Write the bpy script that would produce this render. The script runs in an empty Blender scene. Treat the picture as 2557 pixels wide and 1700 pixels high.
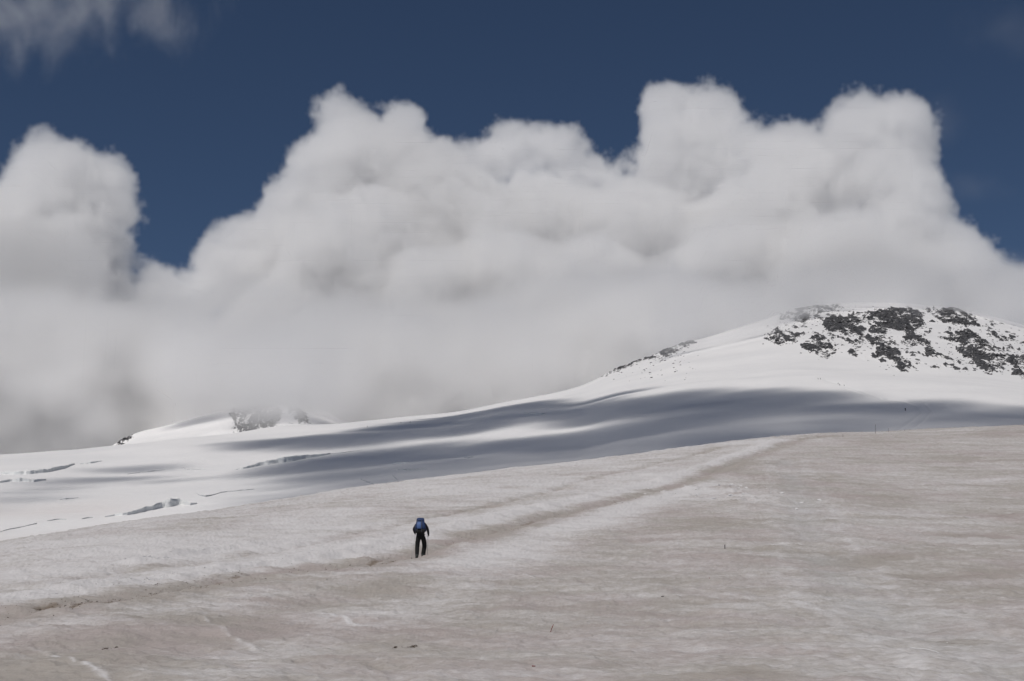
import bpy, bmesh, math, random
import numpy as np
from mathutils import Vector, Matrix, Quaternion

# ------------------------------------------------------------------ camera, sky, sun, exposure
W, H, F = 2557.0, 1700.0, 3500.0            # photograph frame and focal length in its pixels
PITCH = math.radians(11.0)
EYE = 1.7
sc = bpy.context.scene
C = sc.collection
cam = bpy.data.cameras.new('camera')
cam_ob = bpy.data.objects.new('camera', cam)
C.objects.link(cam_ob)
cam.sensor_width = 36.0
cam.lens = 36.0 * F / W
cam.clip_start = 0.1
cam.clip_end = 60000.0
cam_ob.location = (0, 0, EYE)
cam_ob.rotation_euler = (math.pi / 2 + PITCH, 0, 0)
sc.camera = cam_ob

SUN_EL, SUN_AZ = math.radians(57), math.radians(-149)      # azimuth clockwise from +Y (view direction)
SUN = Vector((math.sin(SUN_AZ) * math.cos(SUN_EL), math.cos(SUN_AZ) * math.cos(SUN_EL), math.sin(SUN_EL)))
world = bpy.data.worlds.new('World')
sc.world = world
world.use_nodes = True
wnt = world.node_tree
sky = wnt.nodes.new('ShaderNodeTexSky')
sky.sky_type = 'NISHITA'
sky.sun_disc = False
sky.sun_elevation = SUN_EL
sky.sun_rotation = SUN_AZ
sky.altitude = 4000
sky.air_density = 1.0
sky.dust_density = 0.8
sky.ozone_density = 4.0
wnt.links.new(sky.outputs[0], wnt.nodes['Background'].inputs[0])
wnt.nodes['Background'].inputs[1].default_value = 0.05
lamp = bpy.data.lights.new('sun', 'SUN')
lamp.energy = 3.6
lamp.angle = math.radians(0.53)
lamp.color = (1.0, 0.955, 0.90)
lamp_ob = bpy.data.objects.new('sun', lamp)
C.objects.link(lamp_ob)
lamp_ob.rotation_euler = SUN.to_track_quat('Z', 'Y').to_euler()

vs = sc.view_settings
sc.display_settings.display_device = 'sRGB'
vs.view_transform = 'Standard'
vs.look = 'None'
vs.gamma = 1.0
vs.use_curve_mapping = False
vs.exposure = -0.42
sc.render.engine = 'CYCLES'
cy = sc.cycles
cy.max_bounces = 14
cy.volume_bounces = 12
cy.diffuse_bounces = 2
cy.glossy_bounces = 2
cy.transmission_bounces = 2
cy.use_denoising = True
cy.use_adaptive_sampling = True
cy.adaptive_threshold = 0.04
cy.volume_step_rate = 1.6
cy.volume_max_steps = 512

rng = random.Random(7)
nrg = np.random.default_rng(7)

# ------------------------------------------------------------------ helpers
CP, SP = math.cos(PITCH), math.sin(PITCH)


def ray(px, py):
    """Direction of sight for a place in the photograph -> (azimuth, tangent of elevation)."""
    x = (np.asarray(px, float) - W / 2) / F
    y = (H / 2 - np.asarray(py, float)) / F
    fx, fy, fz = x, CP - y * SP, SP + y * CP
    return np.arctan2(fx, fy), fz / np.hypot(fx, fy)


def to_px(X, Y, Z):
    Z = Z - EYE
    d = Y * CP + Z * SP
    u = -Y * SP + Z * CP
    d = np.where(d > 0.05, d, 0.05)
    return W / 2 + F * X / d, H / 2 - F * u / d


def at(px, py, r):
    """World point seen at a place in the photograph at horizontal distance r."""
    a, e = ray(px, py)
    return Vector((r * math.sin(a), r * math.cos(a), EYE + r * float(e)))


def _hash(ix, iy, seed):
    h = (ix.astype(np.int64) * 374761393 + iy.astype(np.int64) * 668265263 + seed * 1442695041) & 0xFFFFFFFF
    h = ((h ^ (h >> 13)) * 1274126177) & 0xFFFFFFFF
    h = h ^ (h >> 16)
    return (h & 0xFFFF) / 65535.0


def vnoise(x, y, seed=0):
    ix, iy = np.floor(x), np.floor(y)
    fx, fy = x - ix, y - iy
    fx = fx * fx * fx * (fx * (fx * 6 - 15) + 10)
    fy = fy * fy * fy * (fy * (fy * 6 - 15) + 10)
    a = _hash(ix, iy, seed)
    b = _hash(ix + 1, iy, seed)
    c = _hash(ix, iy + 1, seed)
    d = _hash(ix + 1, iy + 1, seed)
    return (a + (b - a) * fx) * (1 - fy) + (c + (d - c) * fx) * fy - 0.5


def fbm(x, y, octaves=4, gain=0.5, seed=0):
    s, amp = 0.0, 1.0
    for k in range(octaves):
        s = s + amp * vnoise(x * 2 ** k + 17.3 * k, y * 2 ** k - 9.1 * k, seed + k)
        amp *= gain
    return s


def sstep(a, b, x):
    t = np.clip((x - a) / (b - a), 0, 1)
    return t * t * (3 - 2 * t)


def poly_dist(X, Y, pts):
    """Distance to a polyline and signed side (left positive) and fraction along it."""
    best = np.full(X.shape, 1e9)
    side = np.zeros(X.shape)
    along = np.zeros(X.shape)
    n = len(pts) - 1
    for k in range(n):
        ax, ay = pts[k][0], pts[k][1]
        bx, by = pts[k + 1][0], pts[k + 1][1]
        dx, dy = bx - ax, by - ay
        L2 = dx * dx + dy * dy + 1e-9
        t = np.clip(((X - ax) * dx + (Y - ay) * dy) / L2, 0, 1)
        qx, qy = X - ax - t * dx, Y - ay - t * dy
        d = np.hypot(qx, qy)
        m = d < best
        best = np.where(m, d, best)
        side = np.where(m, np.sign(dx * qy - dy * qx), side)
        along = np.where(m, (k + t) / n, along)
    return best, side, along


def in_poly(px, py, poly):
    c = np.zeros(px.shape, bool)
    n = len(poly)
    for i in range(n):
        x1, y1 = poly[i]
        x2, y2 = poly[(i + 1) % n]
        if y1 == y2:
            continue
        c ^= ((y1 > py) != (y2 > py)) & (px < (x2 - x1) * (py - y1) / (y2 - y1) + x1)
    return c


def curve(pts):
    """Smooth function of azimuth through (px, value) points."""
    xs = np.array([p[0] for p in pts], float)
    vsl = np.array([p[1] for p in pts], float)

    def f(px):
        px = np.clip(px, xs[0], xs[-1])
        i = np.clip(np.searchsorted(xs, px) - 1, 0, len(xs) - 2)
        m = np.gradient(vsl, xs)
        h = xs[i + 1] - xs[i]
        t = (px - xs[i]) / h
        t2, t3 = t * t, t * t * t
        return ((2 * t3 - 3 * t2 + 1) * vsl[i] + (t3 - 2 * t2 + t) * h * m[i]
                + (-2 * t3 + 3 * t2) * vsl[i + 1] + (t3 - t2) * h * m[i + 1])
    return f


def mesh_obj(name, verts, faces, mats=(), parent=None, smooth=True):
    me = bpy.data.meshes.new(name)
    me.from_pydata([tuple(v) for v in verts], [], faces)
    for m in mats:
        me.materials.append(m)
    if smooth:
        me.polygons.foreach_set('use_smooth', [True] * len(me.polygons))
    me.update()
    o = bpy.data.objects.new(name, me)
    C.objects.link(o)
    o.parent = parent
    return o


def grid_obj(name, P, attrs, mat, wrap=False):
    """P: (rows, cols, 3) array of points -> one mesh object with float attributes."""
    nr, nc = P.shape[:2]
    me = bpy.data.meshes.new(name)
    idx = np.arange(nr * nc, dtype=np.int32).reshape(nr, nc)
    if wrap:
        idx = np.concatenate([idx, idx[:, :1]], axis=1)
    q = np.stack([idx[:-1, :-1], idx[:-1, 1:], idx[1:, 1:], idx[1:, :-1]], -1).reshape(-1, 4)
    me.vertices.add(nr * nc)
    me.vertices.foreach_set('co', P.reshape(-1).astype(np.float32))
    me.loops.add(q.size)
    me.loops.foreach_set('vertex_index', q[:, ::-1].reshape(-1).astype(np.int32))
    me.polygons.add(len(q))
    me.polygons.foreach_set('loop_start', np.arange(0, q.size, 4, dtype=np.int32))
    me.polygons.foreach_set('use_smooth', np.ones(len(q), bool))
    me.update(calc_edges=True)
    for k, v in attrs.items():
        a = me.attributes.new(k, 'FLOAT', 'POINT')
        a.data.foreach_set('value', np.ascontiguousarray(v, np.float32).reshape(-1))
    me.materials.append(mat)
    o = bpy.data.objects.new(name, me)
    C.objects.link(o)
    return o


def tag(o, label=None, cat=None, group=None, kind=None):
    for k, v in (('label', label), ('category', cat), ('group', group), ('kind', kind)):
        if v:
            o[k] = v
    return o


def empty(name, loc, rz=0.0):
    o = bpy.data.objects.new(name, None)
    o.empty_display_size = 0.2
    C.objects.link(o)
    o.location = loc
    o.rotation_euler = (0, 0, rz)
    return o


# ------------------------------------------------------------------ materials
class Mat:
    def __init__(self, name, rough=0.8, spec=0.3):
        self.m = bpy.data.materials.new(name)
        self.m.use_nodes = True
        self.t = self.m.node_tree
        self.b = self.t.nodes['Principled BSDF']
        self.b.inputs['Roughness'].default_value = rough
        self.b.inputs['Specular IOR Level'].default_value = spec
        self.pos = None

    def n(self, kind, **kw):
        nd = self.t.nodes.new(kind)
        for k, v in kw.items():
            setattr(nd, k, v)
        return nd

    def link(self, a, b):
        self.t.links.new(a, b)

    def coord(self, scale=(1, 1, 1), obj=False):
        if obj:
            src = self.n('ShaderNodeTexCoord').outputs['Object']
        else:
            src = self.n('ShaderNodeNewGeometry').outputs['Position']
        mp = self.n('ShaderNodeMapping')
        mp.inputs['Scale'].default_value = scale
        self.link(src, mp.inputs['Vector'])
        return mp.outputs[0]

    def noise(self, vec, scale, detail=4, rough=0.55):
        nd = self.n('ShaderNodeTexNoise')
        nd.inputs['Scale'].default_value = scale
        nd.inputs['Detail'].default_value = detail
        nd.inputs['Roughness'].default_value = rough
        self.link(vec, nd.inputs['Vector'])
        return nd.outputs[0]

    def math(self, op, *a, clamp=False):
        nd = self.n('ShaderNodeMath', operation=op, use_clamp=clamp)
        for i, v in enumerate(a):
            if isinstance(v, (int, float)):
                nd.inputs[i].default_value = v
            else:
                self.link(v, nd.inputs[i])
        return nd.outputs[0]

    def ramp(self, fac, lo, hi):
        nd = self.n('ShaderNodeMapRange')
        nd.interpolation_type = 'SMOOTHSTEP'
        nd.inputs['From Min'].default_value = lo
        nd.inputs['From Max'].default_value = hi
        self.link(fac, nd.inputs['Value'])
        return nd.outputs['Result']

    def mix(self, fac, a, b):
        nd = self.n('ShaderNodeMix', data_type='RGBA')
        if isinstance(fac, (int, float)):
            nd.inputs[0].default_value = fac
        else:
            self.link(fac, nd.inputs[0])
        for v, s in ((a, nd.inputs[6]), (b, nd.inputs[7])):
            if isinstance(v, tuple):
                s.default_value = (*v, 1)
            else:
                self.link(v, s)
        return nd.outputs[2]

    def attr(self, name):
        nd = self.n('ShaderNodeAttribute', attribute_name=name)
        return nd.outputs['Fac']

    def bump(self, h, dist, strength=1.0):
        nd = self.n('ShaderNodeBump')
        nd.inputs['Distance'].default_value = dist
        nd.inputs['Strength'].default_value = strength
        self.link(h, nd.inputs['Height'])
        self.link(nd.outputs[0], self.b.inputs['Normal'])

    def color(self, c):
        if isinstance(c, tuple):
            self.b.inputs['Base Color'].default_value = (*c, 1)
        else:
            self.link(c, self.b.inputs['Base Color'])


def simple(name, col, rough=0.7, var=0.15, scale=8.0, spec=0.3):
    M = Mat(name, rough, spec)
    v = M.coord(obj=True)
    f = M.noise(v, scale, 4)
    M.color(M.mix(f, tuple(c * (1 - var) for c in col), tuple(min(1, c * (1 + var)) for c in col)))
    return M.m


def snowfield_material():
    M = Mat('old_dirty_snow', 0.75, 0.25)
    v = M.coord()
    vs1 = M.coord((0.7, 1.0, 1.0))              # streaks run across the slope
    n_fine = M.noise(vs1, 3.2, 5, 0.62)
    n_mid = M.noise(vs1, 0.75, 5, 0.6)
    n_big = M.noise(v, 0.07, 4, 0.55)
    n_pink = M.noise(v, 0.18, 4, 0.6)
    dirt = M.attr('dirt')
    clean = M.attr('clean')
    mud = M.attr('mud')
    ice = M.attr('ice')
    # general dustiness from three sizes of patch, plus the places the tracks leave dirty or clean
    n_tiny = M.noise(M.coord((0.6, 1.0, 1.0)), 9.0, 4, 0.7)
    s = M.math('ADD', M.math('MULTIPLY', n_fine, 0.95), M.math('MULTIPLY', M.noise(M.coord((0.35, 1.0, 1.0)), 0.55, 5, 0.62), 1.25))
    s = M.math('SUBTRACT', M.math('ADD', s, M.math('MULTIPLY', M.math('SUBTRACT', n_tiny, 0.5), 0.8)), 0.15)
    s = M.math('SUBTRACT', s, 0.15)
    s = M.math('ADD', s, M.math('ADD', M.math('MULTIPLY', n_big, 0.9), -0.1))
    s = M.math('ADD', s, M.math('MULTIPLY', dirt, 0.62))
    s = M.math('SUBTRACT', s, M.math('MULTIPLY', clean, 0.75))
    f = M.ramp(s, 0.64, 1.62)
    snow = (0.625, 0.607, 0.609)
    dust = M.mix(M.ramp(n_pink, 0.42, 0.62), (0.375, 0.343, 0.313), (0.400, 0.352, 0.336))
    c = M.mix(f, snow, dust)
    c = M.mix(M.math('MULTIPLY', ice, 0.5), c, (0.41, 0.42, 0.425))
    c = M.mix(M.math('MULTIPLY', M.ramp(M.math('ADD', mud, M.math('MULTIPLY', M.math('SUBTRACT', n_fine, 0.5), 0.9)), 0.25, 0.95), 0.85), c, (0.17, 0.130, 0.095))
    M.color(c)
    g = M.noise(vs1, 9.0, 5, 0.65)
    M.bump(g, 0.06, 0.8)
    return M.m


def glacier_material():
    M = Mat('glacier_snow', 0.7, 0.25)
    v = M.coord()
    n1 = M.noise(v, 0.012, 5, 0.55)
    n2 = M.noise(M.coord((0.5, 1, 1)), 0.06, 5, 0.6)
    pink = M.attr('pink')
    rock = M.attr('rock')
    c = M.mix(M.ramp(n1, 0.3, 0.75), (0.80, 0.79, 0.79), (0.73, 0.725, 0.73))
    c = M.mix(M.math('MULTIPLY', pink, 0.7), c, (0.70, 0.655, 0.64))
    rn = M.noise(v, 0.16, 5, 0.6)
    rc = M.mix(M.ramp(rn, 0.35, 0.65), (0.040, 0.041, 0.045), (0.095, 0.093, 0.096))
    rf = M.ramp(M.math('ADD', rock, M.math('MULTIPLY', M.math('SUBTRACT', M.noise(v, 0.16, 5, 0.65), 0.5), 1.3)), 0.46, 0.52)
    c = M.mix(rf, c, rc)
    M.color(c)
    M.bump(M.math('ADD', M.math('MULTIPLY', n2, 1.0), M.math('MULTIPLY', rn, 1.2)), 1.2, 0.35)
    return M.m


MAT_FIELD = snowfield_material()
MAT_GLACIER = glacier_material()

# ------------------------------------------------------------------ the near snowfield
CREST = [(-900, 1475, 85), (-400, 1420, 90), (0, 1357, 100), (217, 1321, 106), (629, 1258, 122), (943, 1209, 136),
         (1247, 1171, 150), (1626, 1128, 172), (1843, 1100, 186), (2038, 1082, 200), (2223, 1077, 210),
         (2557, 1063, 225), (3000, 1050, 240), (3600, 1040, 250)]
_e = lambda px, py: float(ray(px, py)[1])
f_ec = curve([(p[0], _e(p[0], p[1])) for p in CREST])
f_rc = curve([(p[0], p[2]) for p in CREST])
f_k = curve([(-900, 0.085), (0, 0.10), (1000, 0.140), (2557, 0.155), (3600, 0.155)])


def az_px(a):
    """Column of the photograph for an azimuth (taken along the middle of the ground); held beyond +-42 degrees."""
    return W / 2 + F * 0.995 * np.tan(np.clip(a, -0.74, 0.74))


def crest_r(a):
    w = sstep(0.75, 2.2, np.abs(a))
    return f_rc(az_px(a)) * (1 - w) + 120 * w


def field_e(a, r):
    px = az_px(a)
    rc = crest_r(a)
    t = r / rc
    e = f_ec(px) - (1 - t) ** 2 * (f_k(px) + EYE / np.maximum(r, 1e-6))
    w = sstep(0.75, 2.2, np.abs(a))              # behind the viewer the slope runs gently downhill
    return e * (1 - w) + (-EYE / np.maximum(r, 1e-6) - 0.06 - 0.0006 * r) * w


def field_z(X, Y):
    r = np.hypot(X, Y)
    a = np.arctan2(X, Y)
    return np.where(r < 0.01, 0.0, EYE + r * field_e(a, r))


def on_field(px, py):
    """Ground point of the snowfield under a place in the photograph (smooth surface)."""
    a, e = ray(px, py)
    rc = float(f_rc(az_px(a)))
    lo, hi = 2.0, rc
    for _ in range(50):
        m = (lo + hi) / 2
        if float(field_e(a, m)) < e:
            lo = m
        else:
            hi = m
    return (lo * math.sin(a), lo * math.cos(a))


def path(pts):
    out = []
    for k in range(len(pts) - 1):
        for j in range(6):
            t = j / 6
            out.append(on_field(pts[k][0] * (1 - t) + pts[k + 1][0] * t, pts[k][1] * (1 - t) + pts[k + 1][1] * t))
    out.append(on_field(*pts[-1]))
    return out


TRACK = path([(-250, 1580), (0, 1533), (153, 1507), (305, 1487), (477, 1460), (572, 1440), (763, 1420), (900, 1407), (1050, 1376),
              (1200, 1335), (1336, 1297), (1482, 1266), (1650, 1222), (1754, 1187), (1857, 1145), (1940, 1112), (2065, 1086)])
BERM = path([(-250, 1535), (0, 1497), (229, 1462), (420, 1441), (610, 1412), (900, 1370), (1020, 1340), (1200, 1303), (1336, 1272),
             (1482, 1240), (1650, 1198), (1754, 1166), (1857, 1128), (1940, 1102)])
RUT = path([(200, 1440), (324, 1420), (496, 1403), (687, 1374), (801, 1354), (985, 1312), (1073, 1294), (1214, 1264), (1336, 1235),
            (1434, 1200), (1640, 1155), (1800, 1117)])
BERM2 = path([(300, 1412), (380, 1398), (500, 1382), (600, 1370), (720, 1352)])
PALE = path([(560, 1690), (700, 1610), (850, 1535), (1030, 1494), (1174, 1433), (1300, 1375), (1420, 1328), (1600, 1262), (1720, 1222)])
PALE2 = path([(-250, 1620), (0, 1575), (200, 1545), (420, 1510), (700, 1465), (1000, 1425), (1200, 1380), (1400, 1318), (1650, 1245), (1780, 1205)])
TRAILS = [path([(60, 1590), (133, 1625), (200, 1660), (267, 1695), (330, 1730)]), path([(500, 1537), (570, 1572), (649, 1609)]),
          path([(800, 1520), (850, 1533), (893, 1548)]), path([(1228, 1420), (1336, 1440)])]
ICY = path([(1960, 1150), (1994, 1228), (2015, 1320), (2056, 1402), (2106, 1465), (2189, 1527), (2272, 1564), (2334, 1585), (2417, 1618), (2557, 1690)])
STREAKS = [path([(1905, 1407), (2060, 1408), (2160, 1396), (2230, 1389), (2290, 1393)]), path([(2450, 1298), (2520, 1290), (2580, 1284)]),
           path([(1760, 1693), (1850, 1678), (1960, 1672)]), path([(2330, 1586), (2400, 1612)]), path([(2330, 1340), (2557, 1338)]),
           path([(2200, 1440), (2557, 1428)])]

# grid: columns fine inside the picture and coarse round the back, rows spaced evenly as seen from the path
fa = np.linspace(-0.42, 0.42, 980)
ca = np.concatenate([np.linspace(0.42, 2 * math.pi - 0.42, 90)[1:-1]])
A = np.concatenate([fa, ca])
A = np.where(A > math.pi, A - 2 * math.pi, A)
e_mid = np.linspace(0, 1, 4000)
r_try = np.concatenate([[0.4, 1.5, 4.0, 8.0, 12.0], np.geomspace(16, 100, 4000)])
# equal steps of elevation along a typical column, then stretched to each column's crest distance
tt = np.geomspace(0.10, 1.0, 6000)
ee = -(1 - tt) ** 2 * (0.13 + EYE / (tt * 150))
ee = ee + 0.16 * 0.25 * np.log(tt)            # keep some rows where the slope turns away at the crest
t_rows = np.interp(np.linspace(ee[0], ee[-1], 590), ee, tt)
t_rows = np.concatenate([[0.0005, 0.01, 0.03, 0.055, 0.08], t_rows, np.linspace(1.006, 1.12, 24), np.linspace(1.14, 2.1, 26)])
AA, TT = np.meshgrid(A, t_rows)
RR = TT * crest_r(AA)
X, Y = RR * np.sin(AA), RR * np.cos(AA)
Z = EYE + RR * field_e(AA, RR)
Z = np.where(TT > 1.0, np.maximum(Z, EYE + RR * field_e(AA, crest_r(AA)) - 60), Z)
front = (np.abs(AA) < 0.6)
# relief: wind-and-sun-worn hollows of several sizes, lying across the slope
rel = 0.30 * fbm(X / 26, Y / 18, 3, 0.5, 3) + 0.13 * fbm(X / 4.5, Y / 2.4, 3, 0.55, 11) + 0.13 * fbm(X / 1.2, Y / 0.8, 4, 0.65, 21)
near = sstep(0.5, 6.0, RR)
dT, sT, aT = poly_dist(X, Y, TRACK)
dB, sB, aB = poly_dist(X, Y, BERM)
dR, sR, aR = poly_dist(X, Y, RUT)
dB2, _, aB2 = poly_dist(X, Y, BERM2)
dP, _, _ = poly_dist(X, Y, PALE)
dP2, _, _ = poly_dist(X, Y, PALE2)
wob = fbm(X / 1.7, Y / 1.7, 3, 0.6, 41)
wob2 = fbm(X / 6.0, Y / 6.0, 3, 0.55, 47)
ends = sstep(0, 0.12, aB2) * sstep(1, 0.88, aB2)
z_add = (rel + 0.15 * np.exp(-(dB / 0.8) ** 2) * (1 + 1.0 * wob) - 0.17 * np.exp(-((dT + wob * 0.35) / 0.55) ** 2)
         - 0.13 * np.exp(-((dR + wob * 0.3) / 0.45) ** 2) + 0.14 * np.exp(-(dB2 / 0.5) ** 2) * ends * (1 + 1.6 * wob))
clean = 0.85 * np.exp(-((dB + wob * 0.6) / 1.5) ** 2) + 0.8 * np.exp(-((dB2 + wob * .3) / 0.8) ** 2) * ends
clean = clean + 0.38 * np.exp(-((dP + wob2 * 1.2) / 1.5) ** 2) + 0.34 * np.exp(-((dP2 + wob2 * 1.0) / 1.3) ** 2)
dirt = 0.75 * np.exp(-((dT + wob * 1.0) / 1.25) ** 2) + 0.5 * np.exp(-((dR + wob * 0.5) / 0.8) ** 2)
PX, PY = to_px(X, Y, Z)
above = (sB > 0) * sstep(0.3, 3.0, dB)
clean = clean + 0.42 * above * (0.7 + wob2)
dirt = dirt + 0.26 * sstep(0.0, 9.0, dT) * (sT < 0) * (0.45 + 0.55 * np.exp(-np.maximum(dT - 8, 0) / 30))
for qx_, qy_, rx_, ry_, am in ((480, 1590, 4.5, 7, .50), (800, 1480, 5, 9, .25), (1050, 1440, 4, 9, .22), (150, 1660, 4, 4, .4), (1850, 1165, 5, 14, .14), (2380, 1400, 7, 10, .15)):
    cx_, cy_ = on_field(qx_, qy_)
    dirt = dirt + am * np.exp(-(((X - cx_) / rx_) ** 2 + ((Y - cy_) / ry_) ** 2)) * (1 + wob2)
near_mud = sstep(140, 40, RR)
wob3 = fbm(X / 0.5, Y / 0.9, 3, 0.65, 53)
mud = ((0.62 + 0.30 * sstep(0.06, 0.12, aT) * sstep(0.38, 0.28, aT)) * np.exp(-((dT + wob * 0.7) / 0.34) ** 2) * (0.25 + 0.75 * near_mud) * (0.45 + 1.0 * np.clip(wob2 + 0.3, 0, 1) + 0.9 * wob3)
       + 0.35 * np.exp(-((dR + wob * 0.3) / 0.30) ** 2))
for tr in TRAILS:
    d, _, al = poly_dist(X, Y, tr)
    clean = clean + 0.85 * np.exp(-((d + wob * 0.10) / 0.09) ** 2) * (0.3 + np.clip(wob * 2 + 0.5, 0, 1)) * sstep(0, 0.15, al)
    z_add = z_add + 0.03 * np.exp(-(d / 0.12) ** 2)
for k, tr in enumerate(STREAKS):
    d, _, al = poly_dist(X, Y, tr)
    w = sstep(0, 0.3, al) * sstep(1, 0.7, al)
    dirt = dirt + 0.8 * np.exp(-((d + wob * 0.6) / 0.8) ** 2) * w
    mud = mud + 0.42 * np.exp(-((d + wob * 0.3) / 0.30) ** 2) * w
dI, sI, _ = poly_dist(X, Y, ICY)
icy = np.exp(-((dI + wob2 * 1.2) / 1.3) ** 2) * 0.8 * (0.6 + wob2)
z_add = z_add - 0.06 * np.exp(-(dI / 1.0) ** 2)
clean = clean + 0.24 * np.exp(-((dI - 1.7 + wob * 1.2) / 0.35) ** 2) + 0.14 * np.exp(-((dI - 0.3 + wob * .9) / 0.25) ** 2)
# scraped, lumpy snow beside the track
LUMP = on_field(1800, 1232)
lump = np.exp(-(((X - LUMP[0]) / 3.5) ** 2 + ((Y - LUMP[1]) / 9.0) ** 2))
z_add = z_add + lump * 0.45 * np.clip(fbm(X / 1.3, Y / 1.3, 3, 0.6, 77), 0, 1)
clean = clean + lump * 0.7 * (0.6 + wob)
Z = Z + z_add * near * sstep(2.0, 1.05, TT)
P = np.stack([X, Y, Z], -1)
field = grid_obj('snowfield', P, {'dirt': dirt, 'clean': clean, 'mud': np.clip(mud, 0, 1.2), 'ice': np.clip(icy, 0, 1)}, MAT_FIELD, wrap=True)
tag(field, kind='structure')
_cols = np.argsort(A)
_A_sorted = A[_cols]


def field_h(x, y):
    """Height of the built snowfield at a ground point (bilinear in the grid)."""
    a, r = math.atan2(x, y), math.hypot(x, y)
    t = r / float(crest_r(np.array(a)))
    j = int(np.clip(np.searchsorted(fa, a) - 1, 0, len(fa) - 2))
    i = int(np.clip(np.searchsorted(t_rows, t) - 1, 0, len(t_rows) - 2))
    u = (a - fa[j]) / (fa[j + 1] - fa[j])
    v = (t - t_rows[i]) / (t_rows[i + 1] - t_rows[i])
    q = Z_field[i:i + 2, j:j + 2]
    return float((q[0, 0] * (1 - u) + q[0, 1] * u) * (1 - v) + (q[1, 0] * (1 - u) + q[1, 1] * u) * v)


Z_field = Z.copy()


def ground_at(px, py):
    x, y = on_field(px, py)
    return Vector((x, y, field_h(x, y)))


# ------------------------------------------------------------------ the glacier and the domed mountain behind
SKYLINE = [(-1400, 1230, 1100), (-700, 1190, 1200), (0, 1149, 1300), (260, 1129, 1350), (450, 1108, 1380), (575, 1093, 1400),
           (800, 1064, 1450), (995, 1043, 1510), (1166, 1025, 1560), (1248, 1008, 1590), (1336, 991, 1640),
           (1453, 962, 1720), (1551, 916, 1800), (1629, 887, 1860), (1697, 860, 1920), (1800, 832, 1990), (1898, 802, 2060),
           (2006, 770, 2140), (2140, 756, 2220), (2290, 757, 2260), (2420, 772, 2270), (2557, 805, 2260), (2800, 870, 2230), (3200, 960, 2200), (4000, 1020, 2100)]
f_es = curve([(p[0], _e(p[0], p[1])) for p in SKYLINE])
f_rs = curve([(p[0], p[2]) for p in SKYLINE])
f_pw = curve([(-1400, 0.85), (800, 0.85), (1400, 1.05), (2000, 1.35), (2557, 1.35), (4000, 1.2)])


def glacier_e(a, s):
    """s: 0 at the hidden trough behind the snowfield's crest, 1 at the skyline, up to 1.5 behind it."""
    px = az_px(a)
    e0, e1 = f_ec(px) - 0.022, f_es(px)
    sc_ = np.clip(s, 0, 1)
    e = e0 + (e1 - e0) * (1 - (1 - sc_) ** 1.6) ** f_pw(px)
    return e - 0.35 * np.maximum(s - 1, 0) ** 1.5


def glacier_r(a, s):
    px = az_px(a)
    r0, r1 = f_rc(px) * 1.25, f_rs(px)
    return r0 + (r1 - r0) * (0.35 * s + 0.65 * s * s) if np.isscalar(s) else r0 + (r1 - r0) * (0.35 * s + 0.65 * s * s)


GA = np.linspace(-0.60, 0.60, 1060)
GS = np.concatenate([np.linspace(0, 1, 400), np.linspace(1.004, 1.45, 40)])
GAA, GSS = np.meshgrid(GA, GS)
GR = glacier_r(GAA, GSS)
GE = glacier_e(GAA, GSS)
GX, GY = GR * np.sin(GAA), GR * np.cos(GAA)
GZ = EYE + GR * GE
roll = fbm(GX / 330 + 3.1, GY / 420 + 1.7, 4, 0.45, 101) * 16 + fbm(GX / 90, GY / 150, 3, 0.5, 131) * 1.3
hold = sstep(0.0, 0.25, GSS) * (1 - 0.75 * sstep(0.82, 0.985, GSS) * sstep(1.2, 1.0, GSS))
GZ = GZ + roll * hold
GPX, GPY = to_px(GX, GY, GZ)

K2 = 707 / 2359.0


def c2(p):
    return [(1850 + K2 * x, 700 + K2 * y) for x, y in p]


K3 = 260 / 2359.0


def c3(p):
    return [(540 + K3 * x, 980 + K3 * y) for x, y in p]


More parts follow.
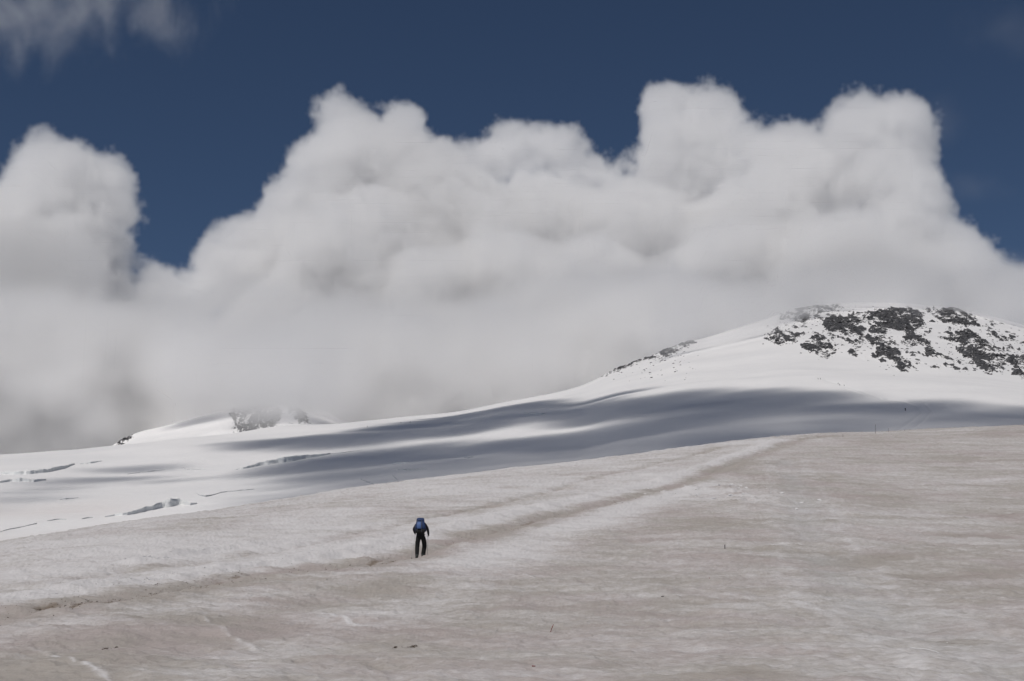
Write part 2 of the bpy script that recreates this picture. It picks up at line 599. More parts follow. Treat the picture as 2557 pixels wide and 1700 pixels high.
# outline, how full of rock (0-1), boulders, label
OUTCROPS = [
    (c2([(205, 495), (260, 405), (335, 388), (390, 420), (465, 440), (475, 520), (400, 535), (300, 545)]), 0.50, 16,
     'small dark rock patch at the left foot of the snowy dome'),
    (c2([(300, 352), (340, 308), (450, 268), (560, 212), (680, 195), (820, 190), (860, 230), (700, 262), (570, 335), (500, 400), (430, 300)]), 0.48, 16,
     'mist-veiled grey rocks along the upper left rim of the dome'),
    (c2([(508, 562), (560, 488), (650, 440), (740, 500), (805, 600), (720, 655), (600, 612)]), 0.55, 18,
     'speckled triangular rock patch low on the left of the dome'),
    (c2([(690, 390), (740, 315), (870, 300), (1000, 258), (1115, 265), (1115, 335), (1000, 352), (900, 405), (760, 435), (710, 420)]), 0.74, 20,
     'dark rock band left of centre below the dome rim'),
    (c2([(1095, 275), (1200, 238), (1400, 238), (1500, 268), (1525, 372), (1420, 432), (1290, 412), (1150, 382), (1075, 420), (1140, 330)]), 0.88, 24,
     'largest black rock mass in the middle of the dome'),
    (c2([(830, 436), (960, 385), (1045, 398), (1035, 442), (880, 468)]), 0.70, 8,
     'narrow dark rock ledge left of the central rock mass'),
    (c2([(920, 530), (1000, 436), (1030, 498), (1000, 562), (935, 625)]), 0.52, 8,
     'thin vertical rock rib hanging below the left ledge'),
    (c2([(1050, 490), (1130, 388), (1215, 398), (1205, 485), (1100, 555)]), 0.68, 10,
     'rock rib descending left of the open snow patch in mid dome'),
    (c2([(1090, 650), (1190, 498), (1295, 508), (1315, 580), (1355, 640), (1430, 680), (1405, 765), (1325, 755), (1300, 690), (1200, 645)]), 0.64, 22,
     'long rock tongue reaching lowest down the snow in mid dome'),
    (c2([(1330, 530), (1400, 425), (1480, 458), (1585, 498), (1575, 565), (1480, 532), (1400, 562)]), 0.66, 12,
     'broken rock spur right below the central rock mass'),
    (c2([(1500, 625), (1580, 575), (1625, 620), (1560, 635)]), 0.62, 4,
     'isolated small rock cluster right of the long rock tongue'),
    (c2([(1520, 245), (1620, 248), (1800, 236), (1900, 288), (1955, 340), (2005, 382), (1880, 372), (1700, 355), (1640, 325), (1580, 280)]), 0.78, 20,
     'dark rock crown on the right top of the dome'),
    (c2([(1660, 485), (1800, 430), (1880, 405), (1960, 448), (2000, 478), (2100, 538), (2205, 568), (2205, 592), (2050, 592), (1900, 645), (1790, 585), (1830, 520), (1750, 505)]), 0.76, 26,
     'wide black rock field on the right flank of the dome'),
    (c2([(1840, 640), (1960, 588), (2200, 618), (2420, 655), (2460, 715), (2200, 702), (2130, 742), (2080, 785), (2030, 772), (1955, 715), (1980, 660)]), 0.62, 24,
     'ragged rock fringe at the lower right edge of the dome'),
    (c2([(2240, 742), (2359, 765), (2460, 780), (2460, 810), (2260, 790)]), 0.58, 8,
     'lowest rock strip at the right border of the picture'),
    (c2([(1970, 405), (2200, 465), (2380, 528), (2340, 545), (2100, 475)]), 0.34, 8,
     'scattered boulders in a line on the right snow slope'),
    ([(1495, 947), (1560, 908), (1640, 880), (1720, 851), (1740, 856), (1655, 902), (1615, 898), (1560, 922)], 0.50, 14,
     'thin line of rocks along the left skyline ridge of the dome'),
]
rock = np.zeros(GX.shape)
RU, RV = GPX * 0.85 + GPY * 0.9, GPY * 0.9 - GPX * 0.35
rn1 = fbm(RU / 24, RV / 8, 4, 0.7, 201) + 0.5 * fbm(RU / 6, RV / 3, 2, 0.6, 207)
for poly, dens, cnt, lab in OUTCROPS:
    pa = np.array(poly)
    m = (GPX > pa[:, 0].min() - 8) & (GPX < pa[:, 0].max() + 8) & (GPY > pa[:, 1].min() - 8) & (GPY < pa[:, 1].max() + 8) & (GSS < 1.0)
    jx, jy = GPX[m] + rn1[m] * 16, GPY[m] + rn1[m] * 9
    ins = in_poly(jx, jy, poly)
    v = rock[m]
    v[ins] = np.maximum(v[ins], dens - 0.02 + 0.95 * rn1[m][ins])
    rock[m] = v
_m = in_poly(GPX, GPY, [(1945, 800), (2010, 768), (2300, 764), (2480, 795), (2700, 850), (2700, 960), (2450, 925), (2260, 925), (2100, 885), (1990, 850)]) & (GSS < 1.0)
rock = np.where(_m, np.maximum(rock, 0.11 + 0.95 * rn1), rock)
rock = np.clip(rock, 0, 1)
GZ = GZ + np.where(rock > 0.42, 3.2 * (rock - 0.42) + 2.0 * fbm(GX / 7, GY / 9, 3, 0.6, 211), 0)
pink = sstep(500, 150, GPX) * sstep(1180, 1290, GPY) * (0.5 + fbm(GX / 60, GY / 90, 3, 0.5, 221))
# ski and foot tracks curving up the shaded slope on the right
for tr in ([(2235, 1078), (2275, 1050), (2300, 1030), (2290, 1012), (2255, 1000), (2215, 996)], [(2270, 1076), (2310, 1045), (2325, 1025), (2310, 1008)],
           [(2200, 994), (2150, 975), (2100, 960), (2060, 948)], [(2160, 985), (2110, 968)]):
    d, _, _ = poly_dist(GPX, GPY, tr)
    GZ = GZ - 0.5 * np.exp(-(d / 2.2) ** 2) * (np.abs(GSS) < 1)
    pink = pink + 0.0
glacier = grid_obj('glacier', np.stack([GX, GY, GZ], -1), {'rock': rock, 'pink': np.clip(pink, 0, 1)}, MAT_GLACIER)
tag(glacier, kind='structure')

# lookup: place in the photograph -> point on the built glacier
VIS = GSS <= 1.0
_nr = int((GS <= 1.0).sum())


def on_glacier(px, py):
    a, e = ray(px, py)
    j = int(np.clip(np.searchsorted(GA, a) - 1, 0, len(GA) - 2))
    u = (a - GA[j]) / (GA[j + 1] - GA[j])
    col = lambda Q: Q[:_nr, j] * (1 - u) + Q[:_nr, j + 1] * u
    r, z = col(GR), col(GZ)
    el = (z - EYE) / r
    k = np.nonzero(el >= e)[0]
    i = int(k[0]) if len(k) else _nr - 1
    i = max(i, 1)
    t = float(np.clip((e - el[i - 1]) / (el[i] - el[i - 1] + 1e-9), 0, 1))
    rr, zz = r[i - 1] + (r[i] - r[i - 1]) * t, z[i - 1] + (z[i] - z[i - 1]) * t
    return Vector((rr * math.sin(a), rr * math.cos(a), zz))


# ------------------------------------------------------------------ the far peak on the left, half in cloud
PEAK = [(-500, 1190), (0, 1152), (180, 1138), (262, 1126), (290, 1106), (330, 1085), (412, 1063), (490, 1042), (575, 1022),
        (660, 1002), (740, 992), (800, 1010), (860, 1042), (920, 1075), (1000, 1110)]
f_pe = curve([(p[0], _e(*p)) for p in PEAK])
PA = np.linspace(float(ray(-450, 1100)[0]), float(ray(990, 1100)[0]), 420)
PS = np.concatenate([np.linspace(0, 1, 130), np.linspace(1.02, 1.5, 20)])
PAA, PSS = np.meshgrid(PA, PS)
ppx = az_px(PAA)
e0 = f_es(ppx) - 0.03
PR = 1560 + 1100 * PSS
PE = e0 + (f_pe(ppx) - e0) * np.clip(PSS, 0, 1) ** 0.8 - 0.5 * np.maximum(PSS - 1, 0) ** 1.5
PXw, PYw = PR * np.sin(PAA), PR * np.cos(PAA)
PZ = EYE + PR * PE + fbm(PXw / 200, PYw / 260, 4, 0.45, 301) * 9 * sstep(1.0, 0.7, PSS)
qx, qy = to_px(PXw, PYw, PZ)
PEAK_ROCKS = [
    (c3([(270, 470), (400, 350), (700, 300), (900, 260), (1100, 250), (1350, 300), (1500, 420), (1450, 640), (1360, 690), (1385, 790), (1340, 700), (1290, 860), (1200, 790),
         (1165, 860), (1000, 790), (920, 880), (840, 880), (790, 965), (560, 1020), (355, 1055), (400, 975), (500, 950), (480, 860), (350, 830), (450, 690), (360, 590)]), 0.80, 30,
     'grey mist-veiled rock face on the far peak at left'),
    (c3([(1500, 250), (1640, 460), (1760, 590), (1890, 720), (1930, 680), (2100, 720), (2090, 560), (1850, 330)]), 0.75, 10,
     'small faint rock face right of the veiled peak face'),
    ([(285, 1114), (300, 1097), (332, 1084), (334, 1090), (318, 1100), (300, 1111)], 0.85, 5,
     'small dark rock knob on the far left skyline'),
]
prock = np.zeros(PXw.shape)
rn2 = fbm(qx / 8, qy / 15, 4, 0.7, 331)
for poly, dens, cnt, lab in PEAK_ROCKS:
    ins = in_poly(qx + rn2 * 8, qy + rn2 * 10, poly) & (PSS < 0.999)
    hole = 0.06 + sstep(670, 600, qx) * 0.16
    prock = np.where(ins, np.maximum(prock, dens - hole + 0.95 * rn2), prock)
PZ = PZ + np.where(prock > 0.4, 4.0 * fbm(PXw / 9, PYw / 14, 3, 0.6, 341), 0)
peak = grid_obj('snow_peak', np.stack([PXw, PYw, PZ], -1), {'rock': np.clip(prock, 0, 1), 'pink': prock * 0}, MAT_GLACIER)
tag(peak, kind='structure')


def on_peak(px, py):
    a, e = ray(px, py)
    j = int(np.clip(np.searchsorted(PA, a), 1, len(PA) - 1))
    el = (PZ[:130, j] - EYE) / PR[:130, j]
    i = int(np.argmax(el >= e)) if (el >= e).any() else 128
    return Vector((float(PXw[i, j]), float(PYw[i, j]), float(PZ[i, j])))


# far ground beyond everything, so that the land runs on under the cloud to the horizon
far_m = simple('far_snow', (0.75, 0.75, 0.76), 0.8, 0.08, 0.002)
ang = np.linspace(0, 2 * math.pi, 72, endpoint=False)
fr = np.array([1.0, 400.0, 1500.0, 5000.0, 40000.0])
FAa, FRr = np.meshgrid(ang, fr)
FZ = np.interp(FRr, fr, [-14.0, -40.0, -160.0, -500.0, -900.0])
land = grid_obj('ground', np.stack([FRr * np.sin(FAa), FRr * np.cos(FAa), FZ], -1), {}, far_m, wrap=True)
tag(land, kind='structure')

# ------------------------------------------------------------------ rocks
rockM = Mat('dark_rock', 0.9, 0.2)
_v = rockM.coord()
_n = rockM.noise(_v, 0.35, 5, 0.6)
_rc = rockM.mix(rockM.ramp(_n, 0.3, 0.7), (0.040, 0.041, 0.045), (0.098, 0.096, 0.099))
_nz = rockM.n('ShaderNodeSeparateXYZ')
rockM.link(rockM.n('ShaderNodeNewGeometry').outputs['Normal'], _nz.inputs[0])
_sn = rockM.math('ADD', _nz.outputs[2], rockM.math('MULTIPLY', rockM.math('SUBTRACT', rockM.noise(_v, 0.22, 3, 0.6), 0.5), 1.4))
rockM.color(rockM.mix(rockM.ramp(_sn, 0.90, 1.0), _rc, (0.76, 0.755, 0.76)))
rockM.bump(rockM.noise(_v, 0.6, 5, 0.65), 0.8, 0.8)
MAT_ROCK = rockM.m


def rock_shape(seed):
    g = random.Random(seed)
    bm = bmesh.new()
    for _ in range(16):
        v = Vector((g.gauss(0, 1), g.gauss(0, 1), g.gauss(0, 1))).normalized() * g.uniform(0.75, 1.1)
        bm.verts.new((v.x * 0.62, v.y * 0.55, v.z * 0.42))
    r = bmesh.ops.convex_hull(bm, input=bm.verts)
    bmesh.ops.delete(bm, geom=[e for e in r['geom_interior'] if isinstance(e, bmesh.types.BMVert)], context='VERTS')
    bmesh.ops.recalc_face_normals(bm, faces=bm.faces)
    me = bpy.data.meshes.new('rock')
    bm.to_mesh(me)
    bm.free()
    me.materials.append(MAT_ROCK)
    return me


ROCKS = [rock_shape(50 + k) for k in range(8)]
ROCK_V = []
for me in ROCKS:
    ROCK_V.append(([tuple(v.co) for v in me.vertices], [tuple(p.vertices) for p in me.polygons]))


def outcrop(poly, dens, count, label, place, group):
    pa = np.array(poly)
    lo, hi = pa.min(0), pa.max(0)
    mid = pa.mean(0)
    base = place(float(mid[0]), float(mid[1]))
    root = empty('rock_outcrop', base)
    tag(root, label, 'rocks', group)
    made, tries = 0, 0
    g = random.Random(int(mid[0] * 7 + mid[1]))
    small_v, small_f = [], []
    area = 0.5 * abs(sum(pa[i][0] * pa[(i + 1) % len(pa)][1] - pa[(i + 1) % len(pa)][0] * pa[i][1] for i in range(len(pa))))
    want_small = int(area / 9 * (0.35 + dens * 0.9))
    while made < count + want_small and tries < 6000:
        tries += 1
        x, y = g.uniform(lo[0], hi[0]), g.uniform(lo[1], hi[1])
        jx = 6 * float(vnoise(np.array(x / 9), np.array(y / 6), 9))
        stray = made >= count and g.random() < .06
        if stray:
            x, y = x + g.gauss(0, 9), y + g.gauss(0, 5)
        elif not in_poly(np.array([x + jx]), np.array([y + jx * .6]), poly)[0]:
            continue
        n = float(fbm(np.array(x / 16), np.array(y / 9), 3, 0.6, 201))
        if not stray and n < (0.42 - dens) * 0.9 + g.uniform(-0.25, 0.12):
            continue
        p = place(x, y)
        mpp = math.hypot(p.x, p.y) / F
        if made < count:
            s = g.uniform(7.5, 13.0) * mpp
            o = bpy.data.objects.new('rock', ROCKS[g.randrange(8)])
            C.objects.link(o)
            o.parent = root
            o.location = p - base - Vector((0, 0, 0.10 * s))
            o.rotation_euler = (g.uniform(-.5, .5), g.uniform(-.35, .35), g.uniform(0, 6.28))
            o.scale = (s * g.uniform(.8, 1.5), s * g.uniform(.8, 1.2), s * g.uniform(.55, 1.0))
        else:
            s = g.choice((1.6, 2.2, 2.8, 3.6, 4.8, 6.0)) * mpp
            vv, ff = ROCK_V[g.randrange(8)]
            M4 = Matrix.LocRotScale(p - base - Vector((0, 0, 0.12 * s)), Quaternion((0, 0, 1), g.uniform(0, 6.28)) @ Quaternion((1, 0, 0), g.uniform(-.5, .5)), Vector((s * 1.35, s * 1.1, s * .95)))
            b = len(small_v)
            small_v.extend(M4 @ Vector(v) for v in vv)
            small_f.extend(tuple(b + i for i in f) for f in ff)
        made += 1
    if small_v:
        o = mesh_obj('rubble', small_v, small_f, (MAT_ROCK,), root, smooth=False)
        o['kind'] = 'stuff'


for poly, dens, cnt, lab in OUTCROPS:
    outcrop(poly, dens, cnt, lab, on_glacier, 'rock outcrops on the snowy dome')
for poly, dens, cnt, lab in PEAK_ROCKS:
    outcrop(poly, dens, cnt, lab, on_peak, 'rock outcrops on the far left peak')
for (bx, by, bs, lab) in ((1850 + K2 * 1592, 700 + K2 * 345, 15, 'lone black boulder in the snow gap right of the central rock mass'),
                          (1850 + K2 * 2190, 700 + K2 * 476, 13, 'lone round boulder on the right snow slope of the dome')):
    p = on_glacier(bx, by)
    s = bs * math.hypot(p.x, p.y) / F
    o = bpy.data.objects.new('boulder', ROCKS[3])
    C.objects.link(o)
    o.location = p
    o.scale = (s, s, s * .9)
    tag(o, lab, 'rock')

# ------------------------------------------------------------------ ice cliffs and crevasses in the glacier
iceM = Mat('ice_face', 0.55, 0.35)
_v = iceM.coord((1, 1, 0.6))
_n = iceM.noise(_v, 0.30, 5, 0.65)
iceM.color(iceM.mix(iceM.ramp(_n, 0.3, 0.7), (0.66, 0.68, 0.685), (0.77, 0.775, 0.77)))
iceM.bump(_n, 1.5, 0.6)
MAT_ICE = iceM.m
crevM = Mat('crevasse_ice', 0.6, 0.3)
_n = crevM.noise(crevM.coord(), 0.4, 4, 0.6)
crevM.color(crevM.mix(_n, (0.42, 0.43, 0.44), (0.58, 0.59, 0.60)))
MAT_CREV = crevM.m

ICE = [  # points along the foot of the face (px, py, face height in px), kind, label
    ([(590, 1173, 2), (620, 1169, 7), (655, 1162, 12), (690, 1157, 16), (725, 1153, 18), (760, 1146, 14), (790, 1141, 9), (825, 1134, 4)], 0, 'long ice cliff with ribbed grey face in the middle left of the glacier'),
    ([(825, 1134, 2), (860, 1130, 2.4), (905, 1124, 1.5)], 1, 'thin crack running on right from the ribbed ice cliff'),
    ([(-60, 1188, 6), (0, 1184, 7), (40, 1185, 10), (76, 1184, 12), (120, 1179, 10), (160, 1170, 9), (186, 1160, 4)], 0, 'upper ice step at the left border of the glacier'),
    ([(-50, 1206, 5), (0, 1206, 6), (30, 1202, 8), (57, 1202, 11), (85, 1203, 8), (115, 1199, 4)], 0, 'lower ice step at the left border of the glacier'),
    ([(200, 1159, 2), (228, 1157, 5), (255, 1151, 2)], 0, 'short ice step right of the upper step at left'),
    ([(0, 1328, 2), (23, 1322, 2.5), (60, 1315, 3), (92, 1308, 3.5)], 1, 'dark crevasse lip at the lower left edge of the glacier'),
    ([(118, 1301, 2), (140, 1298, 4), (166, 1297, 2.5)], 1, 'short dark crevasse left of the broken ice fall'),
    ([(204, 1296, 2), (218, 1294, 4.5), (232, 1293, 2.5)], 1, 'small dark crevasse touching the broken ice fall'),
    ([(262, 1291, 2), (285, 1288, 5), (305, 1288, 8), (340, 1283, 12), (365, 1276, 14), (385, 1273, 18), (405, 1268, 17), (425, 1266, 26), (440, 1262, 24), (455, 1260, 16), (475, 1262, 9), (492, 1258, 4)], 0, 'broken ice fall with jagged blocks at lower left of the glacier'),
    ([(488, 1231, 1.5), (500, 1238, 3), (513, 1241, 6), (530, 1237, 3), (553, 1230, 3), (590, 1226, 2.5), (635, 1222, 2)], 1, 'wavy crevasse right above the broken ice fall'),
    ([(457, 1168, 2), (468, 1173, 3), (490, 1173, 2.5), (512, 1171, 2)], 1, 'hook-shaped crack below the shadow band'),
    ([(318, 1184, 1.5), (350, 1180, 2.5), (380, 1177, 2.8), (412, 1173, 1.5)], 1, 'faint dashed crack inside the left shadow band'),
    ([(150, 1248, 2), (165, 1247, 4), (182, 1245, 3), (196, 1243, 1.5)], 1, 'small crack in the pinkish snow at left'),
    ([(978, 1158, 2), (995, 1158, 5), (1016, 1157, 3)], 0, 'small shaded ice hump in the middle of the glacier'),
    ([(992, 1173, 2.5), (1015, 1174, 5), (1035, 1173, 4), (1068, 1171, 2)], 1, 'dark crevasse below the shaded ice hump'),
    ([(980, 1186, 2), (987, 1194, 5), (996, 1203, 4)], 1, 'short steep crack above the crest in mid glacier'),
    ([(1158, 1143, 1.5), (1170, 1143, 4), (1182, 1141, 2)], 1, 'small dark slit crevasse right of mid glacier'),
    ([(900, 1197, 2), (918, 1205, 3.5), (942, 1212, 2)], 1, 'slanting crack just above the snowfield crest'),
    ([(1308, 1031, 2), (1325, 1034, 4), (1345, 1035, 4), (1360, 1033, 2)], 0, 'faint ice step below the skyline left of the dome'),
]


def ice_step(pts, kind, label):
    g = random.Random(int(pts[0][0] * 3 + pts[0][1]))
    fine = []
    for k in range(len(pts) - 1):
        n = max(2, int(abs(pts[k + 1][0] - pts[k][0]) / 2.6))
        for j in range(n):
            t = j / n
            fine.append([pts[k][i] * (1 - t) + pts[k + 1][i] * t for i in range(3)])
    fine.append(list(pts[-1]))
    V, Fc, mats = [], [], []
    m = 6
    for px, py, h in fine:
        i0 = np.array(px / 15.0 + pts[0][1])
        h = h * (0.62 if kind else 0.85) * (1 + (0.7 if kind else 0.3) * float(fbm(i0, i0 * 0 + 3.3, 3, 0.6, 401)))
        py += 0.7 * float(fbm(i0, i0 * 0 + 8.1, 3, 0.6, 403))
        j1, j2, j3 = (0.25 * float(fbm(i0, i0 * 0 + q, 3, 0.6, 405)) for q in (1.7, 5.1, 9.9))
        b = on_glacier(px, py)
        r = math.hypot(b.x, b.y)
        d = Vector((b.x / r, b.y / r, 0))
        k = r / F * h
        back = on_glacier(px, py - h - 1.5)
        rb = min(math.hypot(back.x, back.y), r + 60)
        V.append(b - d * 2.0 + Vector((0, 0, -1.5)))
        V.append(b + d * (.05 + j1) * k + Vector((0, 0, 0.15 * k)))
        V.append(b + d * (.15 + j2) * k + Vector((0, 0, 0.55 * k)))
        V.append(b + d * (.22 + j3) * k + Vector((0, 0, 0.96 * k)))
        V.append(b + d * (0.6 * k + 0.25 * (rb - r)) + Vector((0, 0, k + 0.20 * max(0, back.z - b.z - k))))
        V.append(Vector((b.x / r * (rb + 4), b.y / r * (rb + 4), back.z - 1.5)))
    for i in range(len(fine) - 1):
        for j in range(m - 1):
            Fc.append((i * m + j, (i + 1) * m + j, (i + 1) * m + j + 1, i * m + j + 1))
            mats.append(1 if j >= 3 else 0)
    o = mesh_obj('crevasse' if kind else 'ice_cliff', V, Fc, (MAT_CREV if kind else MAT_ICE, MAT_GLACIER), None, smooth=True)
    o.data.polygons.foreach_set('material_index', mats)
    tag(o, label, 'crevasse' if kind else 'ice cliff', 'crevasses and ice steps of the glacier')


for pts, kind, lab in ICE:
    ice_step(pts, kind, lab)

# ------------------------------------------------------------------ the hiker
jacketM = simple('dark_jacket', (0.018, 0.018, 0.024), 0.8, 0.3, 14)
trouserM = simple('black_trousers', (0.012, 0.012, 0.012), 0.85, 0.3, 16)
bootM = simple('boot_leather', (0.022, 0.024, 0.021), 0.6, 0.3, 20)
gaiterM = simple('gaiter_cloth', (0.055, 0.062, 0.058), 0.8, 0.25, 20)
gloveM = simple('glove', (0.015, 0.015, 0.016), 0.8, 0.2, 20)
skinM = simple('skin', (0.42, 0.26, 0.19), 0.55, 0.1, 12)
hatM = simple('dark_hat', (0.02, 0.022, 0.035), 0.85, 0.2, 18)
blueM = simple('pack_blue', (0.020, 0.042, 0.118), 0.6, 0.25, 9)
blue2M = simple('pack_pale_blue', (0.080, 0.140, 0.315), 0.6, 0.2, 9)
navyM = simple('pack_navy', (0.014, 0.020, 0.050), 0.7, 0.25, 9)
packblackM = simple('pack_black', (0.013, 0.013, 0.014), 0.75, 0.25, 9)
strapM = simple('pack_strap', (0.09, 0.10, 0.13), 0.7, 0.2, 20)
poleM = simple('pole_alloy', (0.42, 0.42, 0.43), 0.35, 0.1, 10, 0.5)
gripM = simple('pole_grip', (0.02, 0.02, 0.02), 0.8, 0.2, 30)


def skin_mesh(name, joints, bones, rad, root, levels=2):
    me = bpy.data.meshes.new(name)
    keys = list(joints)
    me.from_pydata([joints[k] for k in keys], [(keys.index(a), keys.index(b)) for a, b in bones], [])
    o = bpy.data.objects.new(name, me)
    C.objects.link(o)
    sk = o.modifiers.new('skin', 'SKIN')
    sk.use_smooth_shade = True
    sv_ = me.skin_vertices[0].data
    for i, k in enumerate(keys):
        r = rad[k]
        sv_[i].radius = r if isinstance(r, tuple) else (r, r)
        sv_[i].use_root = (k == root)
    sb = o.modifiers.new('sub', 'SUBSURF')
    sb.levels = sb.render_levels = levels
    dg = bpy.context.evaluated_depsgraph_get()
    new = bpy.data.meshes.new_from_object(o.evaluated_get(dg))
    new.name = name
    bpy.data.objects.remove(o)
    return new


def person_mesh():
    J = {'pelvis': (0, 0, .97), 'waist': (.0, .05, 1.10), 'chest': (.0, .14, 1.34), 'neckb': (0, .21, 1.52), 'neck': (0, .25, 1.58), 'head': (0, .30, 1.66), 'crown': (0, .31, 1.76),
         'shl': (-.17, .18, 1.49), 'ell': (-.285, .10, 1.27), 'wrl': (-.245, .30, 1.13), 'hal': (-.235, .37, 1.13),
         'shr': (.17, .18, 1.49), 'elr': (.275, .13, 1.29), 'wrr': (.315, .22, 1.09), 'har': (.315, .25, 1.03),
         'hpl': (-.105, .0, .93), 'knl': (-.135, .07, .54), 'anl': (-.145, -.03, .12), 'tol': (-.155, .12, .055),
         'hpr': (.105, .02, .93), 'knr': (.165, .19, .56), 'anr': (.10, .17, .15), 'tor': (.15, .33, .09),
         'hel': (-.143, -.09, .05), 'her': (.085, .10, .085)}
    B = [('pelvis', 'waist'), ('waist', 'chest'), ('chest', 'neckb'), ('neckb', 'neck'), ('neck', 'head'), ('head', 'crown'),
         ('chest', 'shl'), ('shl', 'ell'), ('ell', 'wrl'), ('wrl', 'hal'), ('chest', 'shr'), ('shr', 'elr'), ('elr', 'wrr'), ('wrr', 'har'),
         ('pelvis', 'hpl'), ('hpl', 'knl'), ('knl', 'anl'), ('anl', 'tol'), ('anl', 'hel'), ('pelvis', 'hpr'), ('hpr', 'knr'), ('knr', 'anr'), ('anr', 'tor'), ('anr', 'her')]
    Rd = {'pelvis': (.155, .13), 'waist': (.15, .12), 'chest': (.175, .13), 'neckb': .085, 'neck': .062, 'head': .105, 'crown': .07,
          'shl': .085, 'ell': .062, 'wrl': .048, 'hal': .045, 'shr': .085, 'elr': .062, 'wrr': .048, 'har': .045,
          'hpl': .115, 'knl': .098, 'anl': .090, 'tol': .045, 'hpr': .115, 'knr': .10, 'anr': .090, 'tor': .045, 'hel': .042, 'her': .042}
    me = skin_mesh('person', J, B, Rd, 'pelvis', 2)
    for m in (jacketM, trouserM, bootM, gaiterM, gloveM, skinM, hatM):
        me.materials.append(m)
    for p in me.polygons:
        c = p.center
        foot = .16 if c.x < 0 else .20
        if c.z < foot - .07:
            k = 2
        elif c.z < foot:
            k = 3
        elif c.z < .98 and abs(c.x) < .25:
            k = 1
        elif c.z > 1.67:
            k = 6
        elif c.z > 1.585 and c.y > .2:
            k = 5 if c.y > .33 else 6
        elif (c - Vector(J['hal'])).length < .075 or (c - Vector(J['har'])).length < .075:
            k = 4
        else:
            k = 0
        p.material_index = k
        p.use_smooth = True
    return me, J


PERSON_ME, PJ = person_mesh()
HIK = ground_at(1050, 1383)
_dir = math.atan2(-HIK.x, HIK.y)
body = bpy.data.objects.new('person', PERSON_ME)
C.objects.link(body)
foot_l = HIK + Matrix.Rotation(_dir, 3, 'Z') @ Vector((-.145, 0, 0))
HIK.z = field_h(foot_l.x, foot_l.y) - .012
body.location = HIK
body.rotation_euler = (0, 0, _dir)
body.scale = (1.07, 1.07, 1.0)
tag(body, 'lone hiker in black trousers and dark jacket walking uphill, seen from behind', 'person')
fr_z = field_h(*(HIK + Matrix.Rotation(_dir, 3, 'Z') @ Vector((.12, .2, 0))).xy) - HIK.z
MW = Matrix.Translation(HIK) @ Matrix.Rotation(_dir, 4, 'Z')


def tube(bm, pts, radii, seg=8):
    rings = []
    n = len(pts)
    for i, p in enumerate(pts):
        p = Vector(p)
        d = (Vector(pts[min(i + 1, n - 1)]) - Vector(pts[max(i - 1, 0)])).normalized()
        u = d.orthogonal().normalized()
        w = d.cross(u)
        rings.append([bm.verts.new(p + (u * math.cos(2 * math.pi * k / seg) + w * math.sin(2 * math.pi * k / seg)) * radii[i]) for k in range(seg)])
    for a, b in zip(rings, rings[1:]):
        for k in range(seg):
            bm.faces.new((a[k], a[(k + 1) % seg], b[(k + 1) % seg], b[k]))
    bm.faces.new(rings[0][::-1])
    bm.faces.new(rings[-1])


def bm_obj(name, bm, mat, parent=None, smooth=True):
    me = bpy.data.meshes.new(name)
    bmesh.ops.recalc_face_normals(bm, faces=bm.faces)
    bm.to_mesh(me)
    bm.free()
    me.materials.append(mat)
    if smooth:
        me.polygons.foreach_set('use_smooth', [True] * len(me.polygons))
    o = bpy.data.objects.new(name, me)
    C.objects.link(o)
    o.parent = parent
    return o


# gloved fingers closed round the pole grips
for key in ('hal', 'har'):
    hx, hy, hz = PJ[key]
    bm = bmesh.new()
    for k in range(4):
        z0 = hz + .028 - .021 * k
        L = (.9, 1.0, .95, .8)[k]
        tube(bm, [(hx + .025, hy - .005, z0), (hx + .030, hy + .030 * L, z0), (hx + .010, hy + .052 * L, z0 - .003), (hx - .018, hy + .042 * L, z0 - .004), (hx - .022, hy + .018, z0 - .004)],
             [.011, .0105, .010, .009, .0075], 7)
    tube(bm, [(hx - .02, hy - .01, hz + .01), (hx - .032, hy + .022, hz + .028), (hx - .018, hy + .045, hz + .038)], [.013, .0115, .009], 7)
    bm_obj('glove_fingers', bm, gloveM, body)
# heavy boots
for bx_, by_, bz_, yaw in ((PJ['anl'][0], PJ['anl'][1], 0.0, .08), (PJ['anr'][0] + .01, PJ['anr'][1], .05, -.42)):
    bm = bmesh.new()
    cs, sn_ = math.cos(yaw), math.sin(yaw)
    rings = []
    for ly, hw, top_ in ((-.085, .038, .09), (-.06, .052, .15), (0.0, .056, .17), (.06, .055, .13), (.13, .056, .085), (.19, .046, .07), (.215, .026, .05)):
        ring = []
        for k in range(10):
            t = 2 * math.pi * k / 10
            lx = hw * math.copysign(abs(math.cos(t)) ** .6, math.cos(t))
            lz = top_ / 2 + top_ / 2 * math.copysign(abs(math.sin(t)) ** .6, math.sin(t))
            ring.append(bm.verts.new((bx_ + lx * cs - ly * sn_, by_ + lx * sn_ + ly * cs, bz_ + lz)))
        rings.append(ring)
    for a_, b_ in zip(rings, rings[1:]):
        for k in range(10):
            bm.faces.new((a_[k], a_[(k + 1) % 10], b_[(k + 1) % 10], b_[k]))
    bm.faces.new(rings[0][::-1])
    bm.faces.new(rings[-1])
    bm_obj('boot', bm, bootM, body)
# a nose and ears for the head, turned uphill away from the viewer
bm = bmesh.new()
tube(bm, [(0, .385, 1.665), (0, .412, 1.645), (0, .395, 1.635)], [.010, .016, .010], 7)
tube(bm, [(-.083, .30, 1.67), (-.094, .295, 1.655), (-.086, .30, 1.63)], [.012, .014, .009], 7)
tube(bm, [(.083, .30, 1.67), (.094, .295, 1.655), (.086, .30, 1.63)], [.012, .014, .009], 7)
bm_obj('face', bm, skinM, body)


